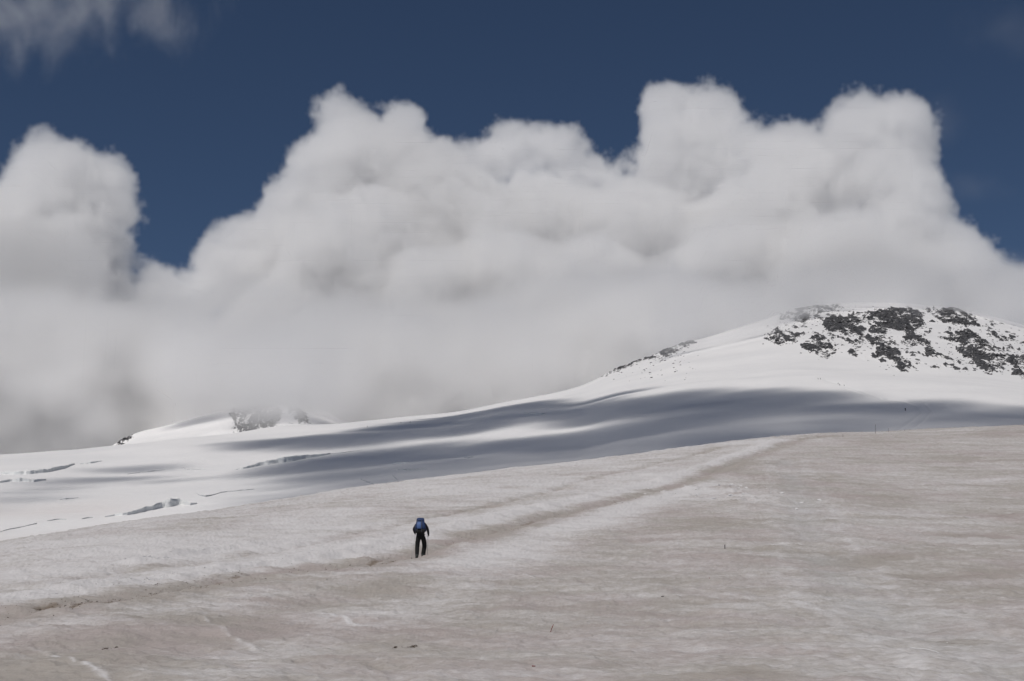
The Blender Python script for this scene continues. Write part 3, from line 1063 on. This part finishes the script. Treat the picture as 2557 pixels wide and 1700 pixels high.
def soft_box(name, secs, mat, parent, bevel=0.35, n=20):
    """Lofted rounded-rectangle sections: (centre x, centre y, z, half width, half depth)."""
    bm = bmesh.new()
    rings = []
    for cx, cyy, z, hw, hd in secs:
        ring = []
        for k in range(n):
            t = 2 * math.pi * k / n
            c, s = math.cos(t), math.sin(t)
            ring.append(bm.verts.new((cx + hw * math.copysign(abs(c) ** bevel, c), cyy + hd * math.copysign(abs(s) ** bevel, s), z)))
        rings.append(ring)
    for a, b in zip(rings, rings[1:]):
        for k in range(n):
            bm.faces.new((a[k], a[(k + 1) % n], b[(k + 1) % n], b[k]))
    bm.faces.new(rings[0][::-1])
    bm.faces.new(rings[-1])
    return bm_obj(name, bm, mat, parent)


pack = empty('backpack', HIK + Matrix.Rotation(_dir, 3, 'Z') @ Vector((0, 0, 1.05)), _dir)
tag(pack, 'large blue backpack with dark lower half worn by the lone hiker', 'backpack')
po = Vector((-.02, -.10, -1.05))
S = lambda z, hw, hd, dy=0.0, dx=0.0: (po.x + dx, po.y + dy, z + po.z, hw, hd)
soft_box('main_compartment', [S(1.26, .205, .12, -.02), S(1.34, .215, .135, -.015), S(1.45, .21, .14, .01), S(1.56, .19, .13, .04), S(1.62, .17, .11, .06)], blueM, pack)
soft_box('lower_compartment', [S(1.07, .15, .08, -.03), S(1.10, .195, .11, -.03), S(1.17, .21, .125, -.025), S(1.255, .212, .128, -.02)], packblackM, pack)
lid = soft_box('lid', [S(1.605, .165, .12, .05), S(1.64, .178, .14, .06), S(1.70, .168, .135, .075), S(1.745, .14, .10, .09), S(1.76, .09, .06, .095)], blueM, pack)
soft_box('front_pocket', [S(1.27, .075, .025, -.155, -.055), S(1.31, .088, .04, -.155, -.055), S(1.44, .088, .042, -.135, -.055), S(1.55, .078, .03, -.095, -.055), S(1.58, .06, .015, -.075, -.055)], blue2M, pack)
soft_box('side_pocket', [S(1.15, .035, .06, -.03, .215), S(1.2, .05, .085, -.03, .215), S(1.38, .048, .085, -.01, .205), S(1.44, .03, .05, .0, .20)], navyM, pack)
soft_box('side_pocket', [S(1.15, .03, .06, -.03, -.21), S(1.2, .042, .085, -.03, -.21), S(1.34, .04, .085, -.01, -.205), S(1.40, .025, .05, .0, -.20)], navyM, pack)
for dx in (-.135, .055):
    bm = bmesh.new()
    tube(bm, [(po.x + dx, po.y - .135, 1.12 + po.z), (po.x + dx, po.y - .163, 1.22 + po.z), (po.x + dx, po.y - .160, 1.34 + po.z), (po.x + dx, po.y - .138, 1.46 + po.z), (po.x + dx, po.y - .095, 1.58 + po.z), (po.x + dx, po.y - .085, 1.64 + po.z)], [.009] * 6, 6)
    bm_obj('compression_strap', bm, strapM, pack)
for sx in (-1, 1):
    bm = bmesh.new()
    tube(bm, [(sx * .11, .03, .57), (sx * .125, .16, .53), (sx * .13, .27, .40), (sx * .15, .20, .22), (sx * .16, .06, .12)], [.025, .028, .028, .022, .018], 8)
    bm_obj('shoulder_strap', bm, packblackM, pack)
bm = bmesh.new()
tube(bm, [(.17 * math.sin(t), .02 - .14 * math.cos(t), .0) for t in np.linspace(0, 2 * math.pi, 17)], [.026] * 17, 7)
bm_obj('hip_belt', bm, packblackM, pack)


def trekking_pole(top, tip, label, basket=.05):
    top, tip = Vector(top), Vector(tip)
    root = empty('trekking_pole', MW @ tip)
    tag(root, label, 'trekking pole', 'trekking poles of the lone hiker')
    R3 = Matrix.Rotation(_dir, 3, 'Z')
    v = R3 @ (top - tip)
    d = v.normalized()
    bm = bmesh.new()
    tube(bm, [d * .06, d * (v.length - .10)], [.0065, .009], 8)
    bm_obj('shaft', bm, poleM, root)
    bm = bmesh.new()
    tube(bm, [Vector((0, 0, 0)), d * .06], [.003, .007], 7)
    bm_obj('tip', bm, gripM, root)
    bm = bmesh.new()
    tube(bm, [d * .075, d * .09, d * .10], [basket * .5, basket * .62, basket * .2], 12)
    bm_obj('basket', bm, gripM, root)
    bm = bmesh.new()
    tube(bm, [d * (v.length - .12), d * (v.length - .05), d * v.length, d * (v.length + .03)], [.014, .017, .016, .02], 8)
    bm_obj('grip', bm, gripM, root)


def pole_tip(x, y):
    w = MW @ Vector((x, y, 0))
    return Vector((x, y, field_h(w.x, w.y) - HIK.z - .02))


trekking_pole((PJ['hal'][0] + .003, PJ['hal'][1] + .026, PJ['hal'][2] + .03), pole_tip(-.40, .16), 'left trekking pole planted beside the hiker')
trekking_pole((PJ['har'][0] + .003, PJ['har'][1] + .026, PJ['har'][2] + .03), pole_tip(.30, .52), 'right trekking pole held upright in the hiker\'s right hand')

# distant climbers, a few pixels tall
red_m = simple('red_jacket', (0.25, 0.03, 0.03), 0.8, 0.2, 10)
for (px, py, h, lab, grp) in ((2261, 1026, 8.0, 'tiny lone climber on the shaded track below the dome', None),
                              (2093, 959.5, 4.2, 'upper tiny climber of the three on the bright slope', 'climbers on the bright slope'),
                              (2097, 962, 4.2, 'middle tiny climber of the three on the bright slope', 'climbers on the bright slope'),
                              (2108, 964, 4.2, 'lowest tiny climber of the three on the bright slope', 'climbers on the bright slope'),
                              (2043, 947.5, 3.4, 'left of the two farthest climbers on the bright slope', 'farthest climbers'),
                              (2049, 947.5, 3.4, 'right of the two farthest climbers on the bright slope', 'farthest climbers'),
                              (917, 1066.5, 3.0, 'leftmost speck-sized climber on the far ridge snow', 'climbers strung along the far ridge'),
                              (1001, 1056.5, 3.0, 'middle speck-sized climber on the far ridge snow', 'climbers strung along the far ridge'),
                              (1024, 1055, 3.0, 'rightmost speck-sized climber on the far ridge snow', 'climbers strung along the far ridge')):
    p = on_glacier(px, py)
    o = bpy.data.objects.new('person', PERSON_ME)
    C.objects.link(o)
    k = h * math.hypot(p.x, p.y) / F / 1.80
    k = min(max(k, .55), 1.25)
    o.scale = (k * 1.1, k * 1.1, k)
    o.location = p
    o.rotation_euler = (0, 0, math.atan2(-p.x, p.y) + .3)
    tag(o, lab, 'person', grp)

# ------------------------------------------------------------------ markers and litter on the snow
wandM = simple('dark_wand', (0.05, 0.042, 0.04), 0.8, 0.2, 6)
whiteM = simple('white_pole', (0.74, 0.74, 0.73), 0.5, 0.06, 6)
redM = simple('weathered_red_paint', (0.20, 0.035, 0.022), 0.7, 0.3, 40)
for px, py, h, lean, lab in ((2186, 1080, 22, .05, 'tallest thin marker wand standing on the snow crest'), (2219, 1078.5, 10, .02, 'short marker wand right of the tallest wand on the crest'),
                             (2261, 1076, 5, -.5, 'leaning stub of a marker wand on the crest'), (2105, 1092, 9, 0, 'small marker wand just below the crest beside the track'),
                             (1810, 1372, 10, .03, 'tiny thin wand in the middle of the dirty snow slope')):
    g = ground_at(px, py)
    L = h * math.hypot(g.x, g.y) / F
    o = empty('marker_wand', g)
    tag(o, lab, 'marker')
    bm = bmesh.new()
    tube(bm, [(0, 0, -.15), (lean * L * .5, 0, L * .5), (lean * L * 1.05, 0, L)], [.022, .02, .016], 7)
    bm_obj('stick', bm, wandM, o)
    bm = bmesh.new()
    tube(bm, [(lean * L, 0, L * .93), (lean * L + .003, 0, L * .995)], [.027, .027], 8)
    bm_obj('tape_band', bm, redM, o)


def lying(name, p0, p1, rad, mat, label, cat, lift=.02):
    a, b = ground_at(*p0), ground_at(*p1)
    o = empty(name, a)
    tag(o, label, cat)
    n = 7
    pts = []
    for k in range(n):
        t = k / (n - 1)
        q = a.lerp(b, t)
        pts.append((q.x - a.x, q.y - a.y, max(q.z, field_h(q.x, q.y)) - a.z + lift))
    bm = bmesh.new()
    tube(bm, pts, [rad] * n, 8)
    bm_obj('shaft', bm, mat, o)
    bm = bmesh.new()
    tube(bm, [Vector(pts[-1]) - (Vector(pts[-1]) - Vector(pts[-2])) * .25, pts[-1], Vector(pts[-1]) + (Vector(pts[-1]) - Vector(pts[-2])) * .05], [rad * 1.25, rad * 1.25, rad * .8], 8)
    bm_obj('end_cap', bm, mat, o)
    return o


lying('fallen_pole', (2272, 1622), (2371, 1628.5), .010, whiteM, 'thin white pole lying on the dirty snow at lower right', 'pole')
lying('stick', (2357, 1597), (2366, 1597), .010, whiteM, 'short pale stick above the fallen white pole', 'stick')
# the short red stick stuck in the snow
g = ground_at(1373, 1562)
mpp = math.hypot(g.x, g.y) / F
o = empty('red_stick', g)
tag(o, 'short weathered red stick leaning in the dirty snow near the bottom', 'stick')
bm = bmesh.new()
tube(bm, [(-.01, 0, -.05), (4.5 * mpp, .01, 10 * mpp), (9 * mpp, .02, 20 * mpp)], [.0085, .009, .0085], 8)
bm_obj('stake', bm, redM, o)
bm = bmesh.new()
tube(bm, [(1.5 * mpp, -.002, 3.0 * mpp), (5.5 * mpp, .03, 4.0 * mpp), (8.5 * mpp, .06, 7 * mpp)], [.004, .0035, .002], 6)
bm_obj('splinter', bm, redM, o)


def pebble(name, px, py, size_px, mat, label, cat, k=0, flat=.6):
    g = ground_at(px, py)
    s = size_px * math.hypot(g.x, g.y) / F
    me = ROCKS[k].copy()
    me.name = name
    me.materials.clear()
    me.materials.append(mat)
    o = bpy.data.objects.new(name, me)
    C.objects.link(o)
    o.location = g + Vector((0, 0, s * flat * .12))
    o.scale = (s, s * .9, s * flat * 1.3)
    o.rotation_euler = (0, 0, px)
    tag(o, label, cat)


stoneM = simple('dark_stone', (0.05, 0.05, 0.052), 0.85, 0.3, 60)
rustM = simple('rust_red_stone', (0.18, 0.035, 0.028), 0.85, 0.3, 60)
dirtM = simple('dirt_clod', (0.085, 0.066, 0.05), 0.95, 0.3, 40)
pebble('stone', 1655, 1483, 8, stoneM, 'single dark stone on the snow right of the red stick', 'stone', 1)
pebble('red_scrap', 1332, 1664, 9, rustM, 'rust-red scrap on the snow at the bottom centre', 'scrap', 2)
pebble('red_scrap', 1249, 1641, 4.5, rustM, 'tiny red-brown scrap left of the rust-red scrap', 'scrap', 4)
pebble('red_scrap', 1772, 1439, 4.5, rustM, 'tiny reddish speck up the slope right of the dark stone', 'scrap', 5)
# crumbs of dirt along the track, the little dirt rows and pale snow crumbs: too many to count
dv, df_, sv2, sf2 = [], [], [], []


def crumb(V, Fl, x, y, s, g):
    vv, ff = ROCK_V[g.randrange(8)]
    M4 = Matrix.LocRotScale(Vector((x, y, field_h(x, y) + s * .1)), Quaternion((0, 0, 1), g.uniform(0, 6.28)) @ Quaternion((1, 0, 0), g.uniform(-.6, .6)), Vector((s * g.uniform(.8, 1.7), s, s * .8)))
    b = len(V)
    V.extend(M4 @ Vector(v) for v in vv)
    Fl.extend(tuple(b + i for i in f) for f in ff)


g = random.Random(5)
for k in range(1100):
    q0 = g.uniform(3, 75) if k % 3 else g.uniform(9, 27)
    q, q1 = TRACK[int(q0)], TRACK[int(q0) + 1]
    tq = q0 - int(q0)
    sp = .25 if k % 3 == 0 else .8
    x, y = q[0] * (1 - tq) + q1[0] * tq + g.gauss(0, sp), q[1] * (1 - tq) + q1[1] * tq + g.gauss(0, sp)
    crumb(dv, df_, x, y, g.choice((.012, .016, .022, .03, .045)) * (1 if math.hypot(x, y) < 90 else 1.5), g)
for k in range(160):
    q = BERM[g.randrange(2, 40)]
    crumb(dv, df_, q[0] + g.gauss(0, 1.0), q[1] + g.gauss(0, 1.5), g.choice((.012, .02, .03)), g)
for (p0, p1, n) in (((258, 1601), (280, 1594), 34), ((276, 1595), (294, 1588), 18), ((985, 1608), (1002, 1606), 16), ((1018, 1605), (1040, 1602), 22),
                    ((385, 1457), (396, 1455), 14), ((1735, 1224), (1748, 1221), 12), ((1785, 1219), (1792, 1217), 6), ((500, 1468), (530, 1466), 16)):
    a, b = on_field(*p0), on_field(*p1)
    for k in range(n):
        t = g.random()
        crumb(dv, df_, a[0] + (b[0] - a[0]) * t + g.gauss(0, .02), a[1] + (b[1] - a[1]) * t + g.gauss(0, .10), g.uniform(.015, .05), g)
o = mesh_obj('dirt_crumbs', dv, df_, (dirtM,), None, smooth=False)
tag(o, 'dark dirt crumbs strewn along the packed snow track', 'dirt', kind='stuff')
crumbM = simple('snow_crumb', (0.68, 0.67, 0.67), 0.8, 0.06, 20)
for k in range(80):
    x, y = LUMP[0] + g.gauss(0, 3.0), LUMP[1] + g.gauss(0, 6)
    crumb(sv2, sf2, x, y, g.choice((.04, .07, .1, .16, .24)), g)
for k in range(350):
    q = (BERM if g.random() < .6 else BERM2)[g.randrange(0, 24)]
    crumb(sv2, sf2, q[0] + g.gauss(0, .5), q[1] + g.gauss(0, .8), g.choice((.02, .03, .05, .08)), g)
o = mesh_obj('snow_crumbs', sv2, sf2, (crumbM,), None, smooth=False)
tag(o, 'white crumbs of scraped snow along the berms and beside the track', 'snow', kind='stuff')

# ------------------------------------------------------------------ clouds
class Field:
    """Builds a density field in geometry nodes and fills a box of voxels with it."""

    def __init__(self, name):
        self.name = name
        self.g = bpy.data.node_groups.new(name, 'GeometryNodeTree')
        self.g.interface.new_socket('Geometry', in_out='INPUT', socket_type='NodeSocketGeometry')
        self.g.interface.new_socket('Geometry', in_out='OUTPUT', socket_type='NodeSocketGeometry')
        self.pos = self.g.nodes.new('GeometryNodeInputPosition').outputs[0]

    def m(self, op, *a):
        n = self.g.nodes.new('ShaderNodeMath')
        n.operation = op
        for i, v in enumerate(a):
            if isinstance(v, (int, float)):
                n.inputs[i].default_value = v
            else:
                self.g.links.new(v, n.inputs[i])
        return n.outputs[0]

    def vec(self, op, a, b):
        n = self.g.nodes.new('ShaderNodeVectorMath')
        n.operation = op
        for i, v in enumerate((a, b)):
            if isinstance(v, (tuple, Vector)):
                n.inputs[i].default_value = v
            else:
                self.g.links.new(v, n.inputs[i])
        return n.outputs['Value'] if op in ('DISTANCE', 'LENGTH') else n.outputs['Vector']

    def z(self):
        n = self.g.nodes.new('ShaderNodeSeparateXYZ')
        self.g.links.new(self.pos, n.inputs[0])
        return n.outputs[2]

    def ball(self, p, R, stretch=None):
        if stretch is None:
            return self.m('SUBTRACT', R, self.vec('DISTANCE', self.pos, p))
        q = self.vec('MULTIPLY', self.vec('SUBTRACT', self.pos, p), Vector([1 / s for s in stretch]))
        return self.m('MULTIPLY', self.m('SUBTRACT', 1.0, self.vec('LENGTH', q, (0, 0, 0))), R)

    def union(self, items, k):
        acc = items[0]
        for s in items[1:]:
            acc = self.m('SMOOTH_MAX', acc, s, k)
        return acc

    def noise(self, scale, detail, rough, vec=None, dist=0.0):
        n = self.g.nodes.new('ShaderNodeTexNoise')
        n.inputs['Scale'].default_value = scale
        n.inputs['Detail'].default_value = detail
        n.inputs['Roughness'].default_value = rough
        n.inputs['Distortion'].default_value = dist
        self.g.links.new(vec if vec is not None else self.pos, n.inputs['Vector'])
        return n.outputs[0]

    def puffs(self, scale, detail):
        n = self.g.nodes.new('ShaderNodeTexVoronoi')
        n.feature = 'F1'
        n.inputs['Scale'].default_value = scale
        n.inputs['Detail'].default_value = detail
        n.inputs['Roughness'].default_value = 0.55
        self.g.links.new(self.pos, n.inputs['Vector'])
        return n.outputs[0]

    def ramp(self, v, a, b):
        n = self.g.nodes.new('ShaderNodeMapRange')
        n.interpolation_type = 'SMOOTHSTEP'
        n.inputs['From Min'].default_value = a
        n.inputs['From Max'].default_value = b
        self.g.links.new(v, n.inputs['Value'])
        return n.outputs['Result']

    def build(self, density, lo, hi, vox, mat):
        vc = self.g.nodes.new('GeometryNodeVolumeCube')
        vc.inputs['Min'].default_value = lo
        vc.inputs['Max'].default_value = hi
        for i, k in enumerate('XYZ'):
            vc.inputs['Resolution ' + k].default_value = max(4, int((hi[i] - lo[i]) / vox))
        self.g.links.new(density, vc.inputs['Density'])
        sm = self.g.nodes.new('GeometryNodeSetMaterial')
        sm.inputs['Material'].default_value = mat
        self.g.links.new(vc.outputs[0], sm.inputs[0])
        out = self.g.nodes.new('NodeGroupOutput')
        self.g.links.new(sm.outputs[0], out.inputs[0])
        vol = bpy.data.volumes.new(self.name)
        vol.materials.append(mat)
        o = bpy.data.objects.new(self.name, vol)
        C.objects.link(o)
        md = o.modifiers.new('density', 'NODES')
        md.node_group = self.g
        return o


def cloud_material(name, density, color=(0.993, 0.992, 0.994), aniso=0.35):
    m = bpy.data.materials.new(name)
    m.use_nodes = True
    t = m.node_tree
    t.nodes.remove(t.nodes['Principled BSDF'])
    pv = t.nodes.new('ShaderNodeVolumePrincipled')
    pv.inputs['Color'].default_value = (*color, 1)
    pv.inputs['Anisotropy'].default_value = aniso
    pv.inputs['Density'].default_value = density
    t.links.new(pv.outputs[0], t.nodes['Material Output'].inputs['Volume'])
    return m


MAT_CLOUD = cloud_material('cloud', 0.055)
MAT_HEAP = cloud_material('heaped_cloud', 0.033)
# heaps of the bank: (px, py, radius px, distance)
HEAPS = [(160, 510, 190, 3300), (265, 440, 100, 3300), (105, 400, 90, 3300), (60, 760, 300, 3250), (-60, 630, 210, 3300), (280, 620, 95, 3250), (400, 760, 110, 3230), (480, 740, 100, 3250),
         (860, 290, 105, 3500), (1000, 310, 110, 3500), (940, 440, 205, 3450), (805, 415, 125, 3400), (725, 515, 125, 3400), (650, 600, 130, 3350), (520, 650, 70, 3350),
         (570, 690, 130, 3300), (900, 720, 300, 3300), (1100, 530, 195, 3400), (1110, 430, 100, 3420), (1220, 620, 180, 3330),
         (1270, 375, 115, 3500), (1400, 378, 108, 3500), (1190, 390, 95, 3450), (1470, 432, 108, 3500), (1350, 610, 210, 3400), (1545, 470, 100, 3480),
         (1665, 275, 120, 3500), (1780, 285, 120, 3500), (1860, 330, 90, 3450), (1720, 410, 180, 3450), (1600, 610, 210, 3350), (1955, 405, 135, 3400), (2035, 430, 125, 3380),
         (1900, 600, 210, 3300), (2130, 305, 115, 3350), (2240, 330, 130, 3350), (2210, 460, 175, 3320), (2260, 590, 140, 3250), (2330, 700, 135, 3200),
         (2310, 500, 115, 3300), (2370, 610, 115, 3240), (2440, 700, 125, 3200), (2540, 770, 130, 3180), (300, 540, 75, 3280), (400, 700, 80, 3260), (2480, 800, 140, 3150), (2600, 860, 150, 3150), (1330, 500, 120, 3450), (2100, 700, 230, 3150), (1700, 680, 130, 3080), (2040, 680, 130, 3080), (1050, 740, 160, 3080), (1250, 700, 175, 3130), (1500, 690, 170, 3150), (1820, 680, 170, 3130), (2060, 470, 140, 3350), (700, 800, 160, 3150), (1400, 760, 180, 3100)]
BASE = [(-700, 1090, 3100, (600, 380, 360)), (0, 1090, 3050, (560, 380, 320)), (420, 1090, 3000, (480, 340, 280)), (850, 1060, 3000, (560, 380, 290)), (1300, 1000, 3000, (520, 380, 250)),
        (1750, 945, 2950, (460, 340, 215)), (2150, 915, 2950, (380, 300, 170)), (2520, 960, 2950, (300, 240, 110)), (2950, 1020, 3000, (400, 300, 150)),
        (1000, 1010, 2700, (420, 260, 190)), (1400, 960, 2650, (330, 230, 190)), (1660, 850, 2620, (220, 180, 140))]
fd = Field('cumulus_cloud')
acc = fd.union([fd.ball(at(x, y, d), r * d / F) for x, y, r, d in HEAPS], 105.0)
n1 = fd.noise(1 / 300, 3, 0.5)
n2 = fd.noise(1 / 68, 5, 0.74)
pf = fd.puffs(1 / 150, 3.0)
acc = fd.m('ADD', acc, fd.m('MULTIPLY', fd.m('SUBTRACT', n1, 0.5), 62.0))
acc = fd.m('ADD', acc, fd.m('MULTIPLY', fd.m('SUBTRACT', n2, 0.5), 95.0))
acc = fd.m('ADD', acc, fd.m('MULTIPLY', fd.m('SUBTRACT', 0.38, pf), 36.0))
acc = fd.m('ADD', acc, -14.0)
n3 = fd.noise(1 / 26, 2, 0.6)
acc = fd.m('ADD', acc, fd.m('MULTIPLY', fd.m('SUBTRACT', n3, 0.5), 34.0))
top = fd.m('MULTIPLY', acc, 1 / 18.0)
top = fd.m('MINIMUM', fd.m('MAXIMUM', top, 0.0), 1.0)
top = fd.m('MULTIPLY', top, fd.ramp(fd.z(), 450.0, 590.0))
cl = fd.build(top, (-1900, 2950, 450), (1900, 3800, 1400), 6.5, MAT_HEAP)
tag(cl, 'white heaped cloud towers standing against the dark blue sky', 'cloud')
fl = Field('cloud_bank')
n1 = fl.noise(1 / 300, 3, 0.5)
n2 = fl.noise(1 / 95, 4, 0.6)
bs = fl.union([fl.ball(at(x, y, d), 200.0, st) for x, y, d, st in BASE], 70.0)
bs = fl.m('ADD', bs, fl.m('MULTIPLY', fl.m('SUBTRACT', n1, 0.5), 190.0))
bs = fl.m('ADD', bs, fl.m('MULTIPLY', fl.m('SUBTRACT', n2, 0.5), 150.0))
low = fl.m('MULTIPLY', fl.ramp(bs, -10.0, 110.0), 0.8)
# thin mist over the mountain tops
MIST = []
for x, y, r, ay in ((1990, 736, 90, 800), (2080, 722, 76, 778), (2170, 716, 74, 768), (2300, 716, 86, 770), (2430, 730, 84, 785), (1880, 768, 90, 845), (1700, 808, 90, 885), (2540, 750, 90, 815)):
    q = on_glacier(x, ay)
    MIST.append((x, y, r, math.hypot(q.x, q.y)))
PEAK_MIST = []
for x, y, r, ay in ((560, 915, 105, 1040), (650, 925, 110, 1055), (730, 940, 112, 1050), (820, 965, 110, 1045), (470, 890, 110, 1060), (900, 985, 110, 1060)):
    q = on_peak(x, ay)
    PEAK_MIST.append((x, y, r, math.hypot(q.x, q.y) - 10))
ms = fl.union([fl.ball(at(x, y, d), r * d / F) for x, y, r, d in MIST], 50.0)
ms = fl.m('ADD', ms, fl.m('MULTIPLY', fl.m('SUBTRACT', n2, 0.5), 50.0))
mist = fl.m('MULTIPLY', fl.ramp(ms, -12.0, 55.0), 0.55)
VEIL = []
for x, y, r, ay in ((600, 1030, 75, 1075), (660, 1030, 80, 1075), (730, 1025, 85, 1060)):
    q = on_peak(x, ay)
    VEIL.append((x, y, r, math.hypot(q.x, q.y) - 40))
for x, y, r, ay in ((1960, 785, 75, 810), (2060, 765, 60, 790), (2300, 760, 60, 790)):
    q = on_glacier(x, ay)
    VEIL.append((x, y, r, math.hypot(q.x, q.y) - 20))
vl = fl.union([fl.ball(at(x, y, d), r * d / F) for x, y, r, d in VEIL], 30.0)
veil = fl.m('MULTIPLY', fl.ramp(vl, -10.0, 50.0), 0.19)
pm = fl.union([fl.ball(at(x, y, d), r * d / F) for x, y, r, d in PEAK_MIST], 90.0)
pm = fl.m('ADD', pm, fl.m('MULTIPLY', fl.m('SUBTRACT', n2, 0.5), 50.0))
pmist = fl.m('MULTIPLY', fl.ramp(pm, -30.0, 75.0), 0.5)
den = fl.m('MAXIMUM', fl.m('MAXIMUM', fl.m('MAXIMUM', low, mist), veil), pmist)
cb = fl.build(den, (-1900, 1300, 120), (1900, 3700, 1000), 15.0, MAT_CLOUD)
tag(cb, 'soft pale cloud bank hiding the mountain tops below the cloud towers', 'cloud')

# thin torn wisps against the blue
wf = Field('wispy_cloud')
WISPS = [(60, 20, (360, 150, 140)), (260, 0, (380, 120, 110)), (90, 90, (110, 90, 130)), (430, 70, (130, 90, 130)), (-120, 60, (260, 120, 150))]
wr = 4200.0
ws = wf.union([wf.ball(at(x, y, wr), 100.0, s) for x, y, s in WISPS], 30.0)
wn = wf.noise(1 / 150, 7, 0.66, wf.vec('MULTIPLY', wf.pos, Vector((1.0, 0.6, 0.5))), 1.4)
wd = wf.m('ADD', ws, wf.m('MULTIPLY', wf.m('SUBTRACT', wn, 0.51), 420.0))
wd = wf.m('MULTIPLY', wf.ramp(wd, -5.0, 130.0), 1.0)
wa, wb = at(-420, 260, wr), at(620, -160, wr)
wo = wf.build(wd, (wa.x - 50, wr * .93 - 250, wa.z), (wb.x, wr + 150, wb.z + 40), 12.0, cloud_material('thin_cloud', 0.0028))
tag(wo, 'thin torn grey cloud shreds at the top left of the sky', 'cloud')
wf2 = Field('wispy_cloud')
WISPS2 = [(2430, 470, (130, 90, 60)), (2520, 60, (150, 90, 100)), (2350, 300, (90, 90, 110))]
ws = wf2.union([wf2.ball(at(x, y, wr), 100.0, s) for x, y, s in WISPS2], 30.0)
wn = wf2.noise(1 / 170, 6, 0.6)
wd = wf2.ramp(wf2.m('ADD', ws, wf2.m('MULTIPLY', wf2.m('SUBTRACT', wn, 0.5), 240.0)), 0.0, 160.0)
wa, wb = at(2200, 620, wr), at(2750, -120, wr)
wo = wf2.build(wd, (wa.x, wr * .9 - 150, wa.z), (wb.x + 80, wr + 100, wb.z), 16.0, cloud_material('faint_cloud', 0.0010))
tag(wo, 'faint veil of cloud right of the tallest cloud towers', 'cloud')

# broken cloud overhead, out of the picture, that shades bands of the glacier
SHADE = [
    [(560, 1108), (700, 1100), (820, 1090), (976, 1068), (1100, 1048), (1180, 1032), (1301, 1012), (1518, 1006), (1735, 994), (1900, 996), (2060, 1000), (2170, 1010), (2300, 1026), (2450, 1036),
     (2700, 1030), (2700, 1120), (2200, 1125), (1800, 1150), (1250, 1215), (950, 1255), (745, 1280), (715, 1200), (740, 1165), (800, 1142), (900, 1135), (1000, 1130), (1150, 1120), (1270, 1112),
     (1450, 1094), (1580, 1068), (1540, 1040), (1400, 1036), (1300, 1048), (1200, 1066), (1050, 1088), (900, 1100), (700, 1110), (600, 1112)],
    [(-100, 1275), (0, 1240), (100, 1208), (200, 1184), (300, 1166), (400, 1160), (520, 1157), (520, 1166), (400, 1176), (480, 1205), (380, 1196), (250, 1200), (120, 1225), (0, 1262)]]
sf = Field('overhead_cloud')
ALT = 820.0
items, seen = [], []
g = random.Random(3)
GPX2, GPY2 = to_px(GX, GY, GZ)
cand = []
for poly in SHADE:
    m = in_poly(GPX2, GPY2, poly) & (GSS < 0.99)
    ii = np.argwhere(m)
    cand.extend([tuple(q) for q in ii[::7]])
g.shuffle(cand)
for i, j in cand:
    q = Vector((GX[i, j], GY[i, j], GZ[i, j]))
    near_ = 30.0 if q.y < 600 else 42.0
    if any((q.x - s.x) ** 2 + (q.y - s.y) ** 2 < near_ * near_ for s in seen):
        continue
    seen.append(q)
    c = q + SUN * ((ALT - q.z) / SUN.z)
    items.append(sf.ball(c + Vector((0, 0, g.uniform(-12, 12))), near_ * (1.28 if GPX2[i, j] > 760 else 0.72)))
sv = sf.union(items, 6.0)
sn = sf.noise(1 / 70, 4, 0.6)
sv = sf.m('ADD', sv, sf.m('MULTIPLY', sf.m('SUBTRACT', sn, 0.5), 12.0))
sd_ = sf.ramp(sv, -6.0, 24.0)
lo_ = [min((s + SUN * ((ALT - s.z) / SUN.z))[k] for s in seen) - 70 for k in range(2)]
hi_ = [max((s + SUN * ((ALT - s.z) / SUN.z))[k] for s in seen) + 70 for k in range(2)]
so = sf.build(sd_, (lo_[0], lo_[1], ALT - 60), (hi_[0], hi_[1], ALT + 60), 11.0, cloud_material('dense_cloud', 0.023))
tag(so, 'broken cloud layer overhead that shades bands of the glacier', 'cloud')
